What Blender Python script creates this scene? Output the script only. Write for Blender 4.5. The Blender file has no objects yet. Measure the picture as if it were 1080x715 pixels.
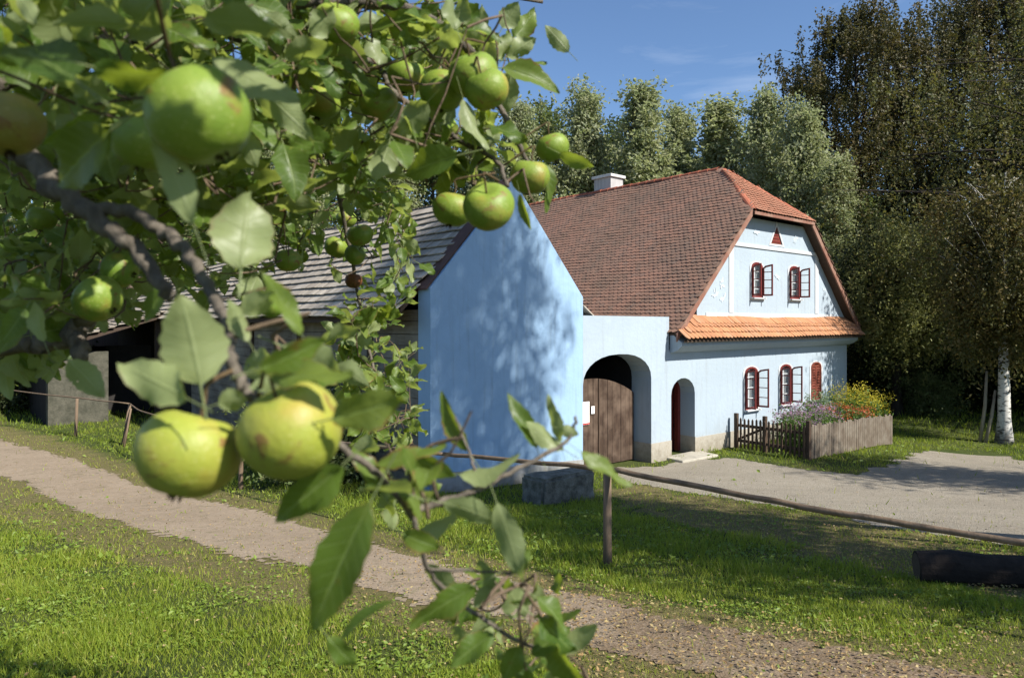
import bpy, bmesh, math, random
import numpy as np
from mathutils import Vector, Matrix
from mathutils.geometry import tessellate_polygon
PI = math.pi
rng = np.random.default_rng(7)
random.seed(7)
sc = bpy.context.scene
COL = sc.collection
CAMZ = 3.5
FPX, CX, HY = 740.0, 540.0, 340.0          # focal length in px of the 1080 wide photo, centre column, horizon row

# ------------------------------------------------------------------ terrain
_ky = [-60, -5, 0, 3.5, 7, 10, 13, 17, 20, 30, 500]
_kz = [4.0, 2.25, 1.88, 1.60, 1.07, 0.62, 0.26, 0.03, 0.0, 0.0, 0.0]
_yy = np.arange(-60, 500, 0.25)
_zz = np.interp(_yy, _ky, _kz)
_k = np.exp(-0.5 * (np.arange(-16, 17) / 5.0) ** 2); _k /= _k.sum()
_zz = np.convolve(np.pad(_zz, 16, mode='edge'), _k, mode='valid')
def sstep(a, b, x):
    t = np.clip((x - a) / (b - a), 0, 1); return t * t * (3 - 2 * t)
def terr(x, y):
    x = np.asarray(x, float); y = np.asarray(y, float)
    z = np.interp(y, _yy, _zz)
    z = z - 0.30 * sstep(9.5, 14, x) * sstep(15, 20, y)
    z = z + 0.02 * np.sin(x * 0.9 + 1.3) * np.sin(y * 0.8 + .4) * sstep(2, 6, y)
    return z
def ray(px, py, Y):
    """point at depth Y behind pixel (px, py) of the photo"""
    return Vector(((px - CX) / FPX * Y, Y, CAMZ + (HY - py) / FPX * Y))
def ground_at(px, py):
    lo, hi = 0.5, 200.0
    for _ in range(60):
        m = (lo + hi) / 2
        p = ray(px, py, m)
        if p.z > terr(p.x, p.y): lo = m
        else: hi = m
    p = ray(px, py, lo)
    return (p.x, p.y)

# ------------------------------------------------------------------ scene objects
def tag(o, label=None, cat=None, group=None, kind=None):
    if label: o['label'] = label
    if cat: o['category'] = cat
    if group: o['group'] = group
    if kind: o['kind'] = kind
    return o
def thing(name, label, cat, loc=(0, 0, 0), rz=0.0, group=None):
    o = bpy.data.objects.new(name, None); COL.objects.link(o)
    o.location = loc; o.rotation_euler = (0, 0, rz); o.empty_display_size = .2
    return tag(o, label, cat, group)
class MB:
    def __init__(s): s.v = []; s.f = []
    def add(s, vs, fs):
        n = len(s.v); s.v += [tuple(v) for v in vs]; s.f += [tuple(i + n for i in f) for f in fs]; return s
    def box(s, x0, x1, y0, y1, z0, z1):
        v = [(x, y, z) for z in (z0, z1) for y in (y0, y1) for x in (x0, x1)]
        return s.add(v, [(0, 2, 3, 1), (4, 5, 7, 6), (0, 1, 5, 4), (2, 6, 7, 3), (0, 4, 6, 2), (1, 3, 7, 5)])
    def hexa(s, lo, hi):
        """two quads (4 points each) joined into a closed block"""
        return s.add(list(lo) + list(hi), [(3, 2, 1, 0), (4, 5, 6, 7), (0, 1, 5, 4), (1, 2, 6, 5), (2, 3, 7, 6), (3, 0, 4, 7)])
    def prism(s, outer, holes=(), y0=0.0, y1=0.2):
        """outline in the x-z plane with holes, thickness along y"""
        loops = [outer] + list(holes)
        pts = [p for l in loops for p in l]
        tris = tessellate_polygon([[Vector((p[0], p[1], 0)) for p in l] for l in loops])
        n = len(pts)
        v = [(p[0], y0, p[1]) for p in pts] + [(p[0], y1, p[1]) for p in pts]
        f = [tuple(t) for t in tris] + [tuple(i + n for i in reversed(t)) for t in tris]
        k = 0
        for l in loops:
            m = len(l)
            for i in range(m):
                a, b = k + i, k + (i + 1) % m
                f.append((a, b, b + n, a + n))
            k += m
        return s.add(v, f)
    def tube(s, pts, rad, n=8, cap=True, wob=0.0):
        pts = [Vector(p) for p in pts]
        if not hasattr(rad, '__len__'): rad = [rad] * len(pts)
        base = len(s.v); ref = None; vs = []
        for i, p in enumerate(pts):
            d = (pts[min(i + 1, len(pts) - 1)] - pts[max(i - 1, 0)]).normalized()
            if ref is None:
                ref = d.orthogonal().normalized()
            ref = (ref - d * ref.dot(d)).normalized()
            bi = d.cross(ref)
            for k in range(n):
                a = 2 * PI * k / n
                r = rad[i] * (1 + wob * random.uniform(-1, 1))
                vs.append(p + ref * (math.cos(a) * r) + bi * (math.sin(a) * r))
        fs = []
        for i in range(len(pts) - 1):
            for k in range(n):
                a = i * n + k; b = i * n + (k + 1) % n
                fs.append((a, b, b + n, a + n))
        if cap:
            fs.append(tuple(reversed(range(n)))); fs.append(tuple(range((len(pts) - 1) * n, len(pts) * n)))
        return s.add(vs, fs)
    def build(s, name, mat, parent=None, smooth=False, bevel=0.0, recalc=True):
        me = bpy.data.meshes.new(name)
        me.from_pydata(s.v, [], s.f); me.update()
        if recalc or bevel:
            bm = bmesh.new(); bm.from_mesh(me)
            bmesh.ops.recalc_face_normals(bm, faces=bm.faces[:])
            bm.to_mesh(me); bm.free()
        if smooth: me.polygons.foreach_set('use_smooth', [True] * len(me.polygons))
        return link(name, me, mat, parent, bevel)
def link(name, me, mat, parent=None, bevel=0.0):
    o = bpy.data.objects.new(name, me); COL.objects.link(o)
    if mat: me.materials.append(mat)
    if parent: o.parent = parent
    if bevel:
        b = o.modifiers.new('bevel', 'BEVEL'); b.width = bevel; b.segments = 2; b.limit_method = 'ANGLE'; b.angle_limit = math.radians(40)
    return o
def np_mesh(name, V, loops, starts, mat, parent=None, attrs=None, smooth=True):
    me = bpy.data.meshes.new(name)
    V = np.ascontiguousarray(V, np.float32)
    me.vertices.add(len(V)); me.vertices.foreach_set('co', V.ravel())
    me.loops.add(len(loops)); me.loops.foreach_set('vertex_index', np.ascontiguousarray(loops, np.int32))
    me.polygons.add(len(starts)); me.polygons.foreach_set('loop_start', np.ascontiguousarray(starts, np.int32))
    me.polygons.foreach_set('use_smooth', np.full(len(starts), smooth, bool))
    me.update(calc_edges=True)
    for k, a in (attrs or {}).items():
        at = me.attributes.new(k, 'FLOAT', 'POINT'); at.data.foreach_set('value', np.ascontiguousarray(a, np.float32))
    return link(name, me, mat, parent)
def instances(name, tv, tf, P, R, S, mat, parent=None, attrs=None, tattrs=None, smooth=True):
    """one mesh of N transformed copies of a template; R: N x 3 x 3 columns are the local axes, S: N or N x 3"""
    tv = np.asarray(tv, float); N = len(P); n = len(tv)
    S = np.asarray(S, float)
    if S.ndim == 1: S = S[:, None]
    if S.ndim == 0: S = np.full((N, 1), float(S))
    loc = tv[None] * S[:, None, :] if S.shape[1] == 3 else tv[None] * S[:, None, :]
    V = np.einsum('nij,nkj->nki', R, loc) + np.asarray(P)[:, None, :]
    fl = np.array([i for f in tf for i in f]); ln = np.array([len(f) for f in tf])
    st = np.concatenate([[0], np.cumsum(ln)[:-1]])
    loops = (fl[None] + (np.arange(N) * n)[:, None]).ravel()
    starts = (st[None] + (np.arange(N) * len(fl))[:, None]).ravel()
    A = {}
    for k, a in (attrs or {}).items(): A[k] = np.repeat(np.asarray(a, float), n)
    for k, a in (tattrs or {}).items(): A[k] = np.tile(np.asarray(a, float), N)
    return np_mesh(name, V.reshape(-1, 3), loops, starts, mat, parent, A, smooth)
def frames(Yax, Nrm):
    """N x 3 x 3 with columns X, Y, Z from a long axis and an approximate normal"""
    Y = Yax / np.linalg.norm(Yax, axis=1, keepdims=True)
    X = np.cross(Y, Nrm); X /= np.linalg.norm(X, axis=1, keepdims=True) + 1e-9
    Z = np.cross(X, Y)
    return np.stack([X, Y, Z], axis=2)
def rvec(n, up=0.0):
    v = rng.normal(size=(n, 3)); v[:, 2] += up
    return v / np.linalg.norm(v, axis=1, keepdims=True)
def copy_tree(o, parent=None):
    c = o.copy(); COL.objects.link(c); c.parent = parent
    for ch in list(o.children): copy_tree(ch, c)
    return c

# ------------------------------------------------------------------ materials
class NT:
    def __init__(s, name):
        s.m = bpy.data.materials.new(name); s.m.use_nodes = True
        s.t = s.m.node_tree; s.t.nodes.clear()
        s.out = s.n('ShaderNodeOutputMaterial')
    def n(s, typ, **kw):
        nd = s.t.nodes.new(typ)
        for k, v in kw.items(): setattr(nd, k, v)
        return nd
    def l(s, a, b): s.t.links.new(a, b)
    def val(s, sock, v):
        if hasattr(v, 'is_output') or isinstance(v, bpy.types.NodeSocket): s.l(v, sock)
        else: sock.default_value = v
    def coord(s, kind='Object'):
        return s.n('ShaderNodeTexCoord').outputs[kind]
    def attr(s, name): return s.n('ShaderNodeAttribute', attribute_name=name).outputs['Fac']
    def mapping(s, v, scale=(1, 1, 1), rot=(0, 0, 0)):
        m = s.n('ShaderNodeMapping'); s.l(v, m.inputs['Vector']); m.inputs['Scale'].default_value = scale; m.inputs['Rotation'].default_value = rot
        return m.outputs[0]
    def noise(s, v, scale, detail=4, rough=.55, dist=0.0):
        x = s.n('ShaderNodeTexNoise'); s.l(v, x.inputs['Vector'])
        x.inputs['Scale'].default_value = scale; x.inputs['Detail'].default_value = detail
        x.inputs['Roughness'].default_value = rough; x.inputs['Distortion'].default_value = dist
        return x.outputs['Fac']
    def ramp(s, f, stops, interp='LINEAR'):
        r = s.n('ShaderNodeValToRGB'); s.l(f, r.inputs[0]); e = r.color_ramp; e.interpolation = interp
        while len(e.elements) < len(stops): e.elements.new(0.5)
        for el, (p, c) in zip(e.elements, stops):
            el.position = p; el.color = (c, c, c, 1) if not hasattr(c, '__len__') else (*c, 1)
        return r.outputs[0]
    def mix(s, f, a, b, mode='MIX'):
        x = s.n('ShaderNodeMix', data_type='RGBA', blend_type=mode)
        s.val(x.inputs[0], f)
        for i, v in ((6, a), (7, b)):
            if isinstance(v, bpy.types.NodeSocket): s.l(v, x.inputs[i])
            else: x.inputs[i].default_value = (*v, 1)
        return x.outputs[2]
    def math(s, op, a, b=0.0, c=None):
        x = s.n('ShaderNodeMath', operation=op); s.val(x.inputs[0], a); s.val(x.inputs[1], b)
        if c is not None: s.val(x.inputs[2], c)
        return x.outputs[0]
    def bump(s, h, strength=.3, dist=.02):
        b = s.n('ShaderNodeBump'); b.inputs['Strength'].default_value = strength; b.inputs['Distance'].default_value = dist
        s.l(h, b.inputs['Height']); return b.outputs[0]
    def pbr(s, col, rough=.7, normal=None, spec=.3, metal=0.0):
        p = s.n('ShaderNodeBsdfPrincipled')
        if isinstance(col, bpy.types.NodeSocket): s.l(col, p.inputs['Base Color'])
        else: p.inputs['Base Color'].default_value = (*col, 1)
        s.val(p.inputs['Roughness'], rough); p.inputs['Specular IOR Level'].default_value = spec; p.inputs['Metallic'].default_value = metal
        if normal is not None: s.l(normal, p.inputs['Normal'])
        return p.outputs[0]
    def end(s, sh): s.l(sh, s.out.inputs[0]); return s.m

def m_plaster(name, col, stain=(.30, .29, .24), amount=.25):
    t = NT(name); c = t.coord()
    n1 = t.noise(c, 1.3, 5, .6); n2 = t.noise(c, 9, 4); n3 = t.noise(c, 60, 3)
    a = t.mix(t.ramp(n1, [(.42, 0.0), (.75, amount * .55)]), col, tuple(x * .82 for x in col))
    a = t.mix(t.ramp(n2, [(.55, 0.0), (.8, amount * .6)]), a, tuple(min(1, x * 1.12) for x in col))
    z = t.n('ShaderNodeSeparateXYZ'); t.l(c, z.inputs[0])
    damp = t.math('MULTIPLY', t.ramp(t.math('ADD', t.math('MULTIPLY', z.outputs[2], .5), t.math('MULTIPLY', n1, .35)), [(.15, 1.0), (.5, 0.0)]), amount * 1.2)
    a = t.mix(damp, a, stain)
    st = t.noise(t.mapping(c, (5.0, 5.0, .45)), 1.6, 5, .6); nb = t.noise(c, .55, 4, .6, .8)
    a = t.mix(t.math('MULTIPLY', t.ramp(st, [(.52, 0.0), (.74, 1.0)]), amount * .75), a, tuple(x * .74 for x in stain))
    a = t.mix(t.math('MULTIPLY', t.ramp(nb, [(.50, 0.0), (.58, 1.0)]), amount * .55), a, tuple(min(1, x * 1.16) for x in col))
    sp = t.noise(c, 5.5, 6, .75)
    spl = t.ramp(t.math('SUBTRACT', t.math('MULTIPLY', sp, 1.5), t.math('MULTIPLY', z.outputs[2], .9)), [(.35, 0.0), (.75, amount * 1.8 if amount < .5 else .8)])
    a = t.mix(spl, a, (.20, .17, .125))
    h = t.math('ADD', t.math('ADD', t.math('MULTIPLY', n2, 1.0), t.math('MULTIPLY', n3, .35)), t.math('MULTIPLY', nb, 2.5))
    return t.end(t.pbr(a, .88, t.bump(h, .35, .02), .2))
def m_wood(name, c1, c2, axis=2, scale=1.0, rough=.8, gray=None):
    t = NT(name); c = t.coord()
    sx = [9 * scale] * 3; sx[axis] = .9 * scale
    v = t.mapping(c, tuple(sx)); n = t.noise(v, 3.0, 6, .65, .6); n2 = t.noise(c, 2.2 * scale, 3)
    a = t.mix(t.ramp(n, [(.3, 0.0), (.7, 1.0)]), c1, c2)
    if gray: a = t.mix(t.ramp(n2, [(.4, 0.0), (.7, .8)]), a, gray)
    return t.end(t.pbr(a, rough, t.bump(n, .5, .01), .25))
def m_tile(name, cols, moss=(.07, .065, .05), mossy=.5):
    t = NT(name); c = t.coord(); r = t.attr('rnd')
    stops = [(i / max(1, len(cols) - 1), k) for i, k in enumerate(cols)]
    a = t.ramp(r, stops)
    n = t.noise(c, .55, 5, .65); n2 = t.noise(c, 22, 5, .7)
    a = t.mix(t.math('MULTIPLY', t.ramp(n, [(.40, 0.0), (.68, 1.0)]), mossy), a, moss)
    a = t.mix(t.ramp(n2, [(.5, 0.0), (.78, .55)]), a, moss)
    return t.end(t.pbr(a, .85, t.bump(n2, .4, .006), .2))
def m_flat(name, col, rough=.6, spec=.3, var=.15, scale=8):
    t = NT(name); n = t.noise(t.coord(), scale, 4)
    a = t.mix(t.ramp(n, [(.3, 0.0), (.75, 1.0)]), tuple(x * (1 - var) for x in col), tuple(min(1, x * (1 + var)) for x in col))
    return t.end(t.pbr(a, rough, t.bump(n, .12, .01), spec))
def m_stone(name, c1, c2, scale=3.0, bump=.8):
    t = NT(name); c = t.coord(); n = t.noise(c, scale, 7, .65); n2 = t.noise(c, scale * 7, 5, .7)
    a = t.mix(t.ramp(n, [(.35, 0.0), (.65, 1.0)]), c1, c2); a = t.mix(t.ramp(n2, [(.55, 0.0), (.75, .6)]), a, tuple(x * .45 for x in c1))
    return t.end(t.pbr(a, .92, t.bump(t.math('ADD', n, t.math('MULTIPLY', n2, .5)), bump, .04), .15))
def m_leaf(name, tops, under=None, trans=(.20, .36, .03), tr=.35, rough=.5, veins=False, spec=.35):
    """two-sided leaf: per-leaf colour from the rnd attribute, paler underside, some light let through"""
    t = NT(name); r = t.attr('rnd')
    a = t.ramp(r, [(i / max(1, len(tops) - 1), k) for i, k in enumerate(tops)])
    nrm = None
    if veins:
        lx = t.attr('lx'); ly = t.attr('ly'); ax = t.math('ABSOLUTE', lx)
        w = t.math('SINE', t.math('MULTIPLY', t.math('SUBTRACT', ly, t.math('MULTIPLY', ax, .16)), 52.0))
        vein = t.math('MAXIMUM', t.ramp(ax, [(0.02, .8), (.09, 0.0)]), t.math('MULTIPLY', t.ramp(w, [(.86, 0.0), (.98, 1.0)]), .30))
        c = t.coord(); nb = t.noise(c, 60, 4, .6); nb2 = t.noise(c, 16, 3, .6)
        a = t.mix(vein, a, (.20, .27, .08))
        a = t.mix(t.ramp(nb2, [(.60, 0.0), (.76, .45)]), a, (.17, .20, .035))
        blot = t.math('MULTIPLY', t.ramp(nb, [(.66, 0.0), (.71, .85)]), t.ramp(r, [(.35, 0.0), (.6, 1.0)]))
        a = t.mix(blot, a, (.14, .055, .02))
        fine = t.n('ShaderNodeTexVoronoi', feature='DISTANCE_TO_EDGE'); t.l(c, fine.inputs['Vector']); fine.inputs['Scale'].default_value = 420
        net = t.ramp(fine.outputs['Distance'], [(.0, .35), (.09, 0.0)])
        a = t.mix(net, a, (.15, .21, .06))
        rim = t.math('MULTIPLY', t.ramp(t.math('ADD', ax, t.math('MULTIPLY', t.math('SUBTRACT', nb2, .5), .9)), [(.93, 0.0), (1.06, .9)]), t.ramp(r, [(.3, 0.0), (.75, 1.0)]))
        a = t.mix(rim, a, (.22, .10, .045))
        hole = t.math('MULTIPLY', t.ramp(t.noise(c, 75, 2, .4), [(.735, 0.0), (.74, 1.0)]), t.math('SUBTRACT', 1.0, t.ramp(ax, [(.0, 1.0), (.10, 0.0)])))
        nrm = t.bump(t.math('SUBTRACT', t.math('MULTIPLY', nb2, .8), vein), .35, .004)
    if under:
        bf = t.n('ShaderNodeNewGeometry').outputs['Backfacing']
        ua = t.mix(.35, under, a)
        if veins: ua = t.mix(t.math('MULTIPLY', vein, .6), ua, (.30, .34, .16))
        a = t.mix(bf, a, ua)
    p = t.pbr(a, rough, nrm, spec)
    tl = t.n('ShaderNodeBsdfTranslucent')
    tc = t.mix(.45, trans, a); t.l(tc, tl.inputs[0])
    ms = t.n('ShaderNodeMixShader'); ms.inputs[0].default_value = tr
    t.l(p, ms.inputs[1]); t.l(tl.outputs[0], ms.inputs[2])
    if veins:
        tp_ = t.n('ShaderNodeBsdfTransparent'); m2 = t.n('ShaderNodeMixShader'); t.l(hole, m2.inputs[0]); t.l(ms.outputs[0], m2.inputs[1]); t.l(tp_.outputs[0], m2.inputs[2])
        return t.end(m2.outputs[0])
    return t.end(ms.outputs[0])
def m_bark(name, c1, c2, sc_=6.0, stretch=.35, bump=.9):
    t = NT(name); c = t.mapping(t.coord(), (1, 1, stretch)); n = t.noise(c, sc_, 7, .7, .4); n2 = t.noise(c, sc_ * 5, 4)
    a = t.mix(t.ramp(n, [(.35, 0.0), (.65, 1.0)]), c1, c2)
    return t.end(t.pbr(a, .9, t.bump(t.math('ADD', n, t.math('MULTIPLY', n2, .4)), bump, .02), .15))
# ================================================================== light, sky, camera
SUN_EL = math.radians(43.0)
SH = Vector((.813, -.582, 0)).normalized()          # horizontal direction towards the sun
SUN = Vector((SH.x * math.cos(SUN_EL), SH.y * math.cos(SUN_EL), math.sin(SUN_EL)))
w = bpy.data.worlds.new('World'); sc.world = w; w.use_nodes = True
wt = w.node_tree; wt.nodes.clear()
sky = wt.nodes.new('ShaderNodeTexSky'); sky.sky_type = 'NISHITA'; sky.sun_disc = False
sky.sun_elevation = SUN_EL; sky.sun_rotation = math.atan2(SH.x, SH.y); sky.altitude = 300; sky.air_density = 1.0; sky.dust_density = .5; sky.ozone_density = 5.5
bg = wt.nodes.new('ShaderNodeBackground'); bg.inputs[1].default_value = .084
wo = wt.nodes.new('ShaderNodeOutputWorld')
tc = wt.nodes.new('ShaderNodeTexCoord'); mp = wt.nodes.new('ShaderNodeMapping'); mp.inputs['Scale'].default_value = (1.3, 1.3, 5.0)
wn = wt.nodes.new('ShaderNodeTexNoise'); wn.inputs['Scale'].default_value = 2.1; wn.inputs['Detail'].default_value = 7; wn.inputs['Roughness'].default_value = .6; wn.inputs['Distortion'].default_value = .7
wr = wt.nodes.new('ShaderNodeValToRGB'); wr.color_ramp.elements[0].position = .52; wr.color_ramp.elements[1].position = .86
wr.color_ramp.elements[1].color = (.26, .26, .26, 1)
mxs = wt.nodes.new('ShaderNodeMix'); mxs.data_type = 'RGBA'; mxs.inputs[7].default_value = (7.5, 8.0, 8.6, 1)
L = wt.links.new
L(tc.outputs['Generated'], mp.inputs[0]); L(mp.outputs[0], wn.inputs['Vector']); L(wn.outputs['Fac'], wr.inputs[0])
L(wr.outputs[0], mxs.inputs[0]); L(sky.outputs[0], mxs.inputs[6]); L(mxs.outputs[2], bg.inputs[0]); L(bg.outputs[0], wo.inputs[0])
sl = bpy.data.lights.new('sun', 'SUN'); sl.energy = 4.5; sl.angle = math.radians(.7); sl.color = (1.0, .95, .87)
so = bpy.data.objects.new('sun', sl); COL.objects.link(so); so.location = (40, -20, 40)
so.rotation_euler = SUN.to_track_quat('Z', 'Y').to_euler()
cam = bpy.data.cameras.new('camera'); co = bpy.data.objects.new('camera', cam); COL.objects.link(co); sc.camera = co
co.location = (0, 0, CAMZ); co.rotation_euler = (PI / 2, 0, 0)
cam.sensor_width = 36; cam.lens = FPX / 1080 * 36; cam.shift_y = -(357.5 - HY) / 1080; cam.clip_start = .02; cam.clip_end = 2000
cam.dof.use_dof = True; cam.dof.focus_distance = 12.0; cam.dof.aperture_fstop = 6.8
sc.view_settings.view_transform = 'Standard'; sc.view_settings.look = 'None'; sc.view_settings.exposure = 0.98; sc.view_settings.gamma = 1.0
sc.render.engine = 'CYCLES'
try:
    sc.cycles.max_bounces = 8; sc.cycles.diffuse_bounces = 3; sc.cycles.glossy_bounces = 2; sc.cycles.transmission_bounces = 4; sc.cycles.transparent_max_bounces = 6
    sc.cycles.use_denoising = True
except Exception: pass

# ================================================================== ground sheets
def pip(poly, x, y):
    x = np.asarray(x); y = np.asarray(y); ins = np.zeros(x.shape, bool); n = len(poly)
    for i in range(n):
        x1, y1 = poly[i]; x2, y2 = poly[(i + 1) % n]
        c = ((y1 > y) != (y2 > y)) & (x < (x2 - x1) * (y - y1) / (y2 - y1 + 1e-12) + x1); ins ^= c
    return ins
def wob(x, y, a, f, ph=0.0):
    return a * (np.sin(x * f + ph) * np.cos(y * f * 1.3 + ph * 2) + .6 * np.sin(x * f * 2.7 + y * f * 1.9 + ph * 3) + .4 * np.sin(x * f * 6.1 - y * f * 5.3 + ph))
path_px_up = [(-90, 437), (0, 464), (88, 488), (150, 512), (290, 543), (340, 560), (430, 585), (560, 617), (640, 630), (700, 650), (800, 670), (900, 690), (1010, 708), (1200, 745)]
path_px_lo = [(1000, 760), (800, 722), (740, 705), (640, 684), (560, 655), (430, 630), (326, 599), (264, 588), (176, 566), (97, 544), (26, 508), (-90, 480)]
PATH = [ground_at(*p) for p in path_px_up + path_px_lo]
yard_px = [(648, 494), (690, 492), (735, 484), (775, 483), (800, 489), (850, 496), (900, 500), (945, 488), (985, 474), (1040, 476), (1110, 490), (1300, 520), (1300, 640), (1080, 578), (1000, 566), (900, 548), (800, 531), (700, 515), (655, 509)]
YARD = [ground_at(*p) for p in yard_px]
def on_path(x, y, m=1.0): return pip(PATH, x + wob(x, y, .07 * m, 3.1) + wob(x, y, .04, 14.0, 2.0), y + wob(x, y, .07 * m, 3.7, 1.0) + wob(x, y, .04, 16.0))
def on_yard(x, y, m=1.0): return pip(YARD, x + wob(x, y, .10 * m, 2.1, .7), y + wob(x, y, .10 * m, 2.3, 1.9))
def spaced(lo, hi, fine, c, g):
    a = [c]
    while a[-1] < hi: a.append(a[-1] + fine + g * abs(a[-1] - c))
    b = [c]
    while b[-1] > lo: b.append(b[-1] - fine - g * abs(b[-1] - c))
    return np.array(sorted(set(b + a)))
gx = spaced(-420, 420, .16, 1.0, .03); gy = spaced(-50, 480, .14, 7.0, .03)
GX, GY = np.meshgrid(gx, gy); GZ = terr(GX, GY)
nx, ny = len(gx), len(gy)
idx = np.arange(nx * ny).reshape(ny, nx)
q = np.stack([idx[:-1, :-1], idx[:-1, 1:], idx[1:, 1:], idx[1:, :-1]], -1).reshape(-1, 4)
def m_ground():
    t = NT('meadow_soil'); c = t.coord(); d = t.attr('dry')
    n = t.noise(c, .9, 6, .65); n2 = t.noise(c, 14, 5, .7); n3 = t.noise(c, 60, 4, .7)
    g = t.mix(t.ramp(n, [(.35, 0.0), (.65, 1.0)]), (.045, .068, .016), (.085, .10, .028))
    b = t.mix(t.ramp(n2, [(.35, 0.0), (.65, 1.0)]), (.20, .155, .075), (.125, .125, .042))
    a = t.mix(t.ramp(t.math('ADD', d, t.math('MULTIPLY', t.math('SUBTRACT', n2, .5), 1.1)), [(.3, 0.0), (.7, 1.0)]), g, b)
    a = t.mix(t.ramp(n3, [(.5, 0.0), (.7, .6)]), a, (.05, .045, .02))
    return t.end(t.pbr(a, .95, t.bump(t.math('ADD', n2, n3), .9, .03), .1))
def dryness(x, y):
    """1 on the trodden, leaf-strewn ground between the rail and the yard and along the path edge"""
    d1 = .75 * sstep(1.2, 4.5, x) * sstep(6.3, 8.2, y + .25 * x * 0) * (1 - sstep(16, 19, y))
    d2b = .34 * pip([ground_at(*p) for p in [(-90, 420), (88, 464), (290, 522), (560, 594), (800, 648), (1200, 728), (1100, 830), (700, 830), (560, 728), (430, 690), (264, 664), (97, 606), (-90, 528)]], x + wob(x, y, .2, 2.3), y + wob(x, y, .2, 2.7, .6))
    d2 = 0.78 * pip([ground_at(*p) for p in [(-90, 425), (88, 470), (290, 528), (560, 600), (800, 655), (1200, 735), (1100, 790), (700, 790), (600, 706), (430, 662), (264, 632), (97, 580), (-90, 505)]], x, y)
    d4 = .95 * pip([ground_at(*p) for p in [(640, 508), (700, 516), (800, 534), (900, 552), (1000, 570), (1200, 608), (1250, 660), (1080, 640), (1000, 622), (900, 596), (800, 572), (720, 552), (650, 532)]], x + wob(x, y, .25, 1.7), y + wob(x, y, .22, 2.1, .5))
    d3 = .5 * sstep(.4, 2.0, x) * (1 - sstep(4.6, 5.6, y))
    return np.maximum(np.maximum(np.maximum(np.maximum(d1 * .6, d2), d2b), d3), d4)
go = np_mesh('ground', np.stack([GX, GY, GZ], -1).reshape(-1, 3), q.ravel(), np.arange(len(q)) * 4, m_ground(), None, {'dry': dryness(GX.ravel(), GY.ravel())})
tag(go, kind='structure')
def m_gravel(name, c1, c2, c3, soil=None):
    t = NT(name); c = t.coord(); n = t.noise(c, .8, 6, .65); n2 = t.noise(c, 9, 5, .7)
    v = t.n('ShaderNodeTexVoronoi'); t.l(c, v.inputs['Vector']); v.inputs['Scale'].default_value = 62
    v2 = t.n('ShaderNodeTexVoronoi'); t.l(c, v2.inputs['Vector']); v2.inputs['Scale'].default_value = 38
    a = t.mix(t.ramp(n, [(.35, 0.0), (.65, 1.0)]), c1, c2)
    a = t.mix(t.ramp(n2, [(.45, 0.0), (.75, .8)]), a, c3)
    rut = t.noise(t.mapping(c, (.35, 1.6, 1), (0, 0, .35)), 1.5, 4, .6)
    a = t.mix(t.ramp(rut, [(.48, 0.0), (.72, .32 if not soil else .0)]), a, tuple(x * .6 for x in c2))
    if soil:
        sx = t.n('ShaderNodeSeparateXYZ'); t.l(c, sx.inputs[0]); npz = t.noise(c, 1.9, 5, .65)
        a = t.mix(t.ramp(t.math('ADD', t.math('MULTIPLY', sx.outputs[0], .16), npz), [(.40, 0.0), (.68, .95)]), a, soil)
        a = t.mix(t.ramp(t.noise(c, 3.3, 6, .7), [(.55, 0.0), (.68, .6)]), a, (.105, .095, .045))
    gr = t.n('ShaderNodeSeparateColor'); t.l(v.outputs['Color'], gr.inputs[0])
    a = t.mix(t.ramp(gr.outputs[0], [(0.0, .55), (.3, 0.0), (.7, 0.0), (1.0, .65 if not soil else .22)]), a, (.40, .365, .31) if not soil else (.33, .26, .19))
    a = t.mix(t.ramp(gr.outputs[1], [(0.0, .35), (.25, 0.0)]), a, (.10, .085, .065))
    h = t.math('ADD', v.outputs['Distance'], t.math('MULTIPLY', v2.outputs['Distance'], .7))
    return t.end(t.pbr(a, .95, t.bump(h, .9 if not soil else .45, .018 if not soil else .010), .08))
def sheet(name, fn, x0, x1, y0, y1, st, mat, dz):
    xs = np.arange(x0, x1, st); ys = np.arange(y0, y1, st); X, Y = np.meshgrid(xs, ys)
    cxm = (X[:-1, :-1] + st / 2); cym = (Y[:-1, :-1] + st / 2)
    k = fn(cxm, cym)
    ii = np.arange(X.size).reshape(X.shape)
    f = np.stack([ii[:-1, :-1], ii[:-1, 1:], ii[1:, 1:], ii[1:, :-1]], -1)[k]
    us, inv = np.unique(f.ravel(), return_inverse=True)
    V = np.stack([X, Y, terr(X, Y) + dz], -1).reshape(-1, 3)[us]
    return tag(np_mesh(name, V, inv, np.arange(len(f)) * 4, mat), kind='structure')
sheet('path', on_path, -26, 6.5, 2.6, 27, .05, m_gravel('trodden_path', (.29, .23, .165), (.235, .185, .13), (.19, .145, .092), (.145, .105, .066)), .005)
sheet('gravel_yard', on_yard, 1.0, 22, 3.5, 20, .06, m_gravel('yard_gravel', (.31, .275, .215), (.25, .22, .17), (.22, .18, .12)), .006)

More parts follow.
